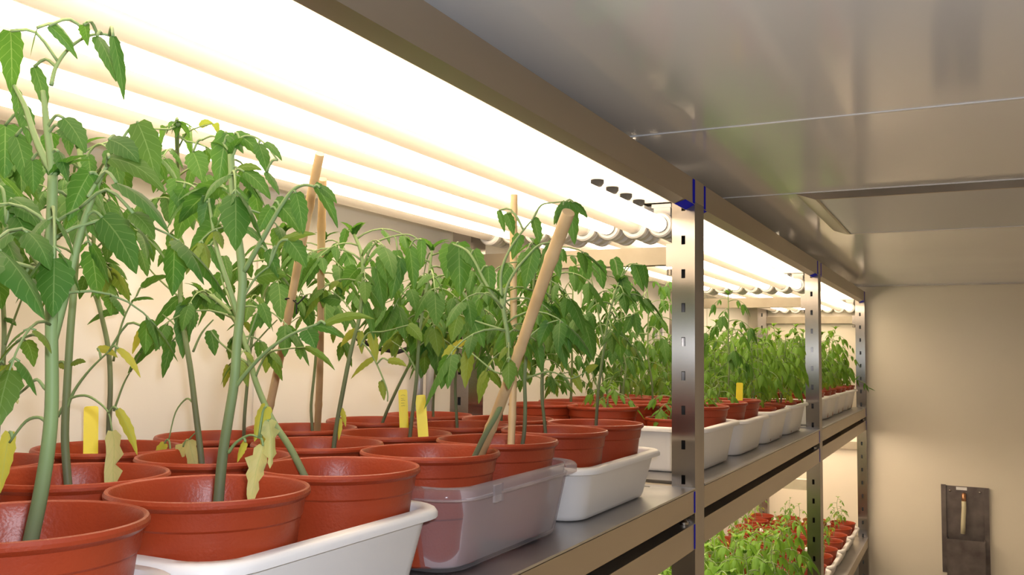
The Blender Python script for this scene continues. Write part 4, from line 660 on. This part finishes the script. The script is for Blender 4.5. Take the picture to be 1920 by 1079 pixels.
R4 = (('front row', -.078), ('second row', -.186), ('third row', -.294), ('wall row', -.402))
for trn in 'GHIJKL':
    yc = TRAYS[trn][0]; R_, h_ = (.052, .082) if trn in 'GH' else (.053, .092)
    for ci, dy in enumerate((-.0625, .0625)):
        for ri, (rn, xx) in enumerate(R4):
            dr = rg.uniform(0, 6.28)
            put('bush', (ri + ci * 2 + ord(trn)) % 4, R_, h_, xx, yc + dy, ZD + .0042, 'bushy green tomato plant, %s, %s side of the %s' % (rn, ('near', 'far')[ci], SH[trn]), G2 if trn in 'GH' else G3, dr, rg.uniform(.85, 1.12))
# one stray shoot of the last front plant reaches out past the last post
last = [o for o in bpy.data.objects if o.get('label', '').startswith('bushy green tomato plant, front row, far side of the tray nearest end wall')][0]
last.rotation_euler.z = 0
q = MB(); rr = random.Random(9); pth = smooth_path([(.005, 0, .075), (.04, .0, .115), (.085, .0, .105), (.105, 0, .085)], 4); q.tube(pth, .0012, 5, True, 1)
for (f, dx, dz) in ((.55, .3, -1), (.75, -.1, -1), (.9, .4, -1), (1, 1, -.2), (.45, .5, .6)):
    a_ = pth[int(f * (len(pth) - 1))]; blade(q, a_, V((dx, rr.uniform(-.2, .2), dz)), V((rr.uniform(.3, .8), -1, .2)), .030, .016, .6, True, 4, .3, 0)
link('trailing_shoot', q.mesh('trailing_shoot', [MT['leaf'], MT['stem']]), last)
for trn, (yc, lab) in LT.items():
    for ci, dy in enumerate((-.0625, .0625)):
        for ri, (rn, xx) in enumerate(R4):
            weep = trn in 'MNO'
            k_ = 'weep' if weep else 'seed'
            put(k_, (ri + ci + ord(trn)) % (3 if weep else 4), .050, .080, xx, yc + dy, ZL + .0042, '%s on lower shelf, %s, %s side of the %s' % ('drooping plant' if weep else 'seedling', rn, ('near', 'far')[ci], SH[trn]),
                'potted plants on the lower shelf', rg.uniform(0, 6.28), rg.uniform(.85, 1.15), 'potted_tomato_plant' if weep else 'potted_tomato_seedling')

# ------------------------------------------------------------------ canes, plant labels
CL = {'A': 'bamboo cane leaning right by the wall, with a black wire tie', 'B': 'thin upright bamboo cane by the wall, left of the yellow labels', 'C': 'upright bamboo cane standing in the clear tray pots', 'D': 'thickest bamboo cane, leaning right across the upright cane'}
for k_, (pts, r) in CANES.items():
    a, b_ = V(pts[0]), V(pts[-1]); a = a + (a - b_).normalized() * .03; n = 16; q = MB(); path = []; rs = []
    for i in range(n * 3 + 1):
        f = i / (n * 3); p_ = a.lerp(b_, f) + V((math.sin(f * 5) * .002, 0, 0)); path.append(p_); rs.append(r * (1 + .05 * math.sin(f * 9)) * (1.14 if i % 16 == 9 else 1.0))
    q.tube(path, rs, 14)
    t = tag(link('bamboo_cane', q.mesh('bamboo_cane', MT['cane'], True, 50)), CL[k_], 'cane', 'bamboo canes')
    if k_ == 'A':
        c = a.lerp(b_, .56); q = MB(); q.tube([c + V((.0055 * math.cos(x / 12 * 6.28), .0055 * math.sin(x / 12 * 6.28), x * .0002)) for x in range(13)], .0008, 5)
        q.tube([c + V((.005, -.002, 0)), c + V((.014, -.006, -.004)), c + V((.022, -.004, .004))], .0008, 5); q.tube([c + V((.012, -.005, -.003)), c + V((.013, -.006, -.014))], .0008, 5)
        link('wire_tie', q.mesh('wire_tie', MT['black']), t)
LBL = {'a': 'leftmost yellow plant label, standing in a rear pot by the wall', 'b': 'taller yellow plant label leaning left behind the clear tray', 'c': 'shorter yellow plant label with faded pencil marks behind the clear tray', 'd': 'yellow plant label past the first steel post'}
for k_, (tp, bt) in LABELS_AT.items():
    a, b_ = V(tp), V(bt); ax = (a - b_).normalized(); bt2 = b_ - ax * .028; w_ = {'a': .0070, 'd': .0075}.get(k_, .0062)
    vdir = V((CAM.x - a.x, CAM.y - a.y, 0)).normalized(); sd = ax.cross(vdir).normalized(); nn = sd.cross(ax); q = MB()
    ls = [bt2, b_.lerp(bt2, .8), a - ax * .003, a - ax * .0008, a]; ws = [w_ * .35, w_, w_, w_ * .9, w_ * .6]
    q.loops([[c + sd * ww + nn * .0004, c - sd * ww + nn * .0004, c - sd * ww - nn * .0004, c + sd * ww - nn * .0004] for c, ww in zip(ls, ws)], True, True, True)
    t = tag(link('plant_label', q.mesh('plant_label', MT['label'], False)), LBL[k_], 'plant label', 'yellow plant labels')
    if k_ == 'c':
        q = MB(); rr = random.Random(2)
        for i in range(5):
            c = a - ax * (.008 + i * .0035) + nn * .0006; q.tube([c - sd * .003, c + ax * rr.uniform(-.001, .001), c + sd * rr.uniform(.001, .003)], .00025, 4)
        link('pencil_marks', q.mesh('pencil_marks', MT['ink']), t)
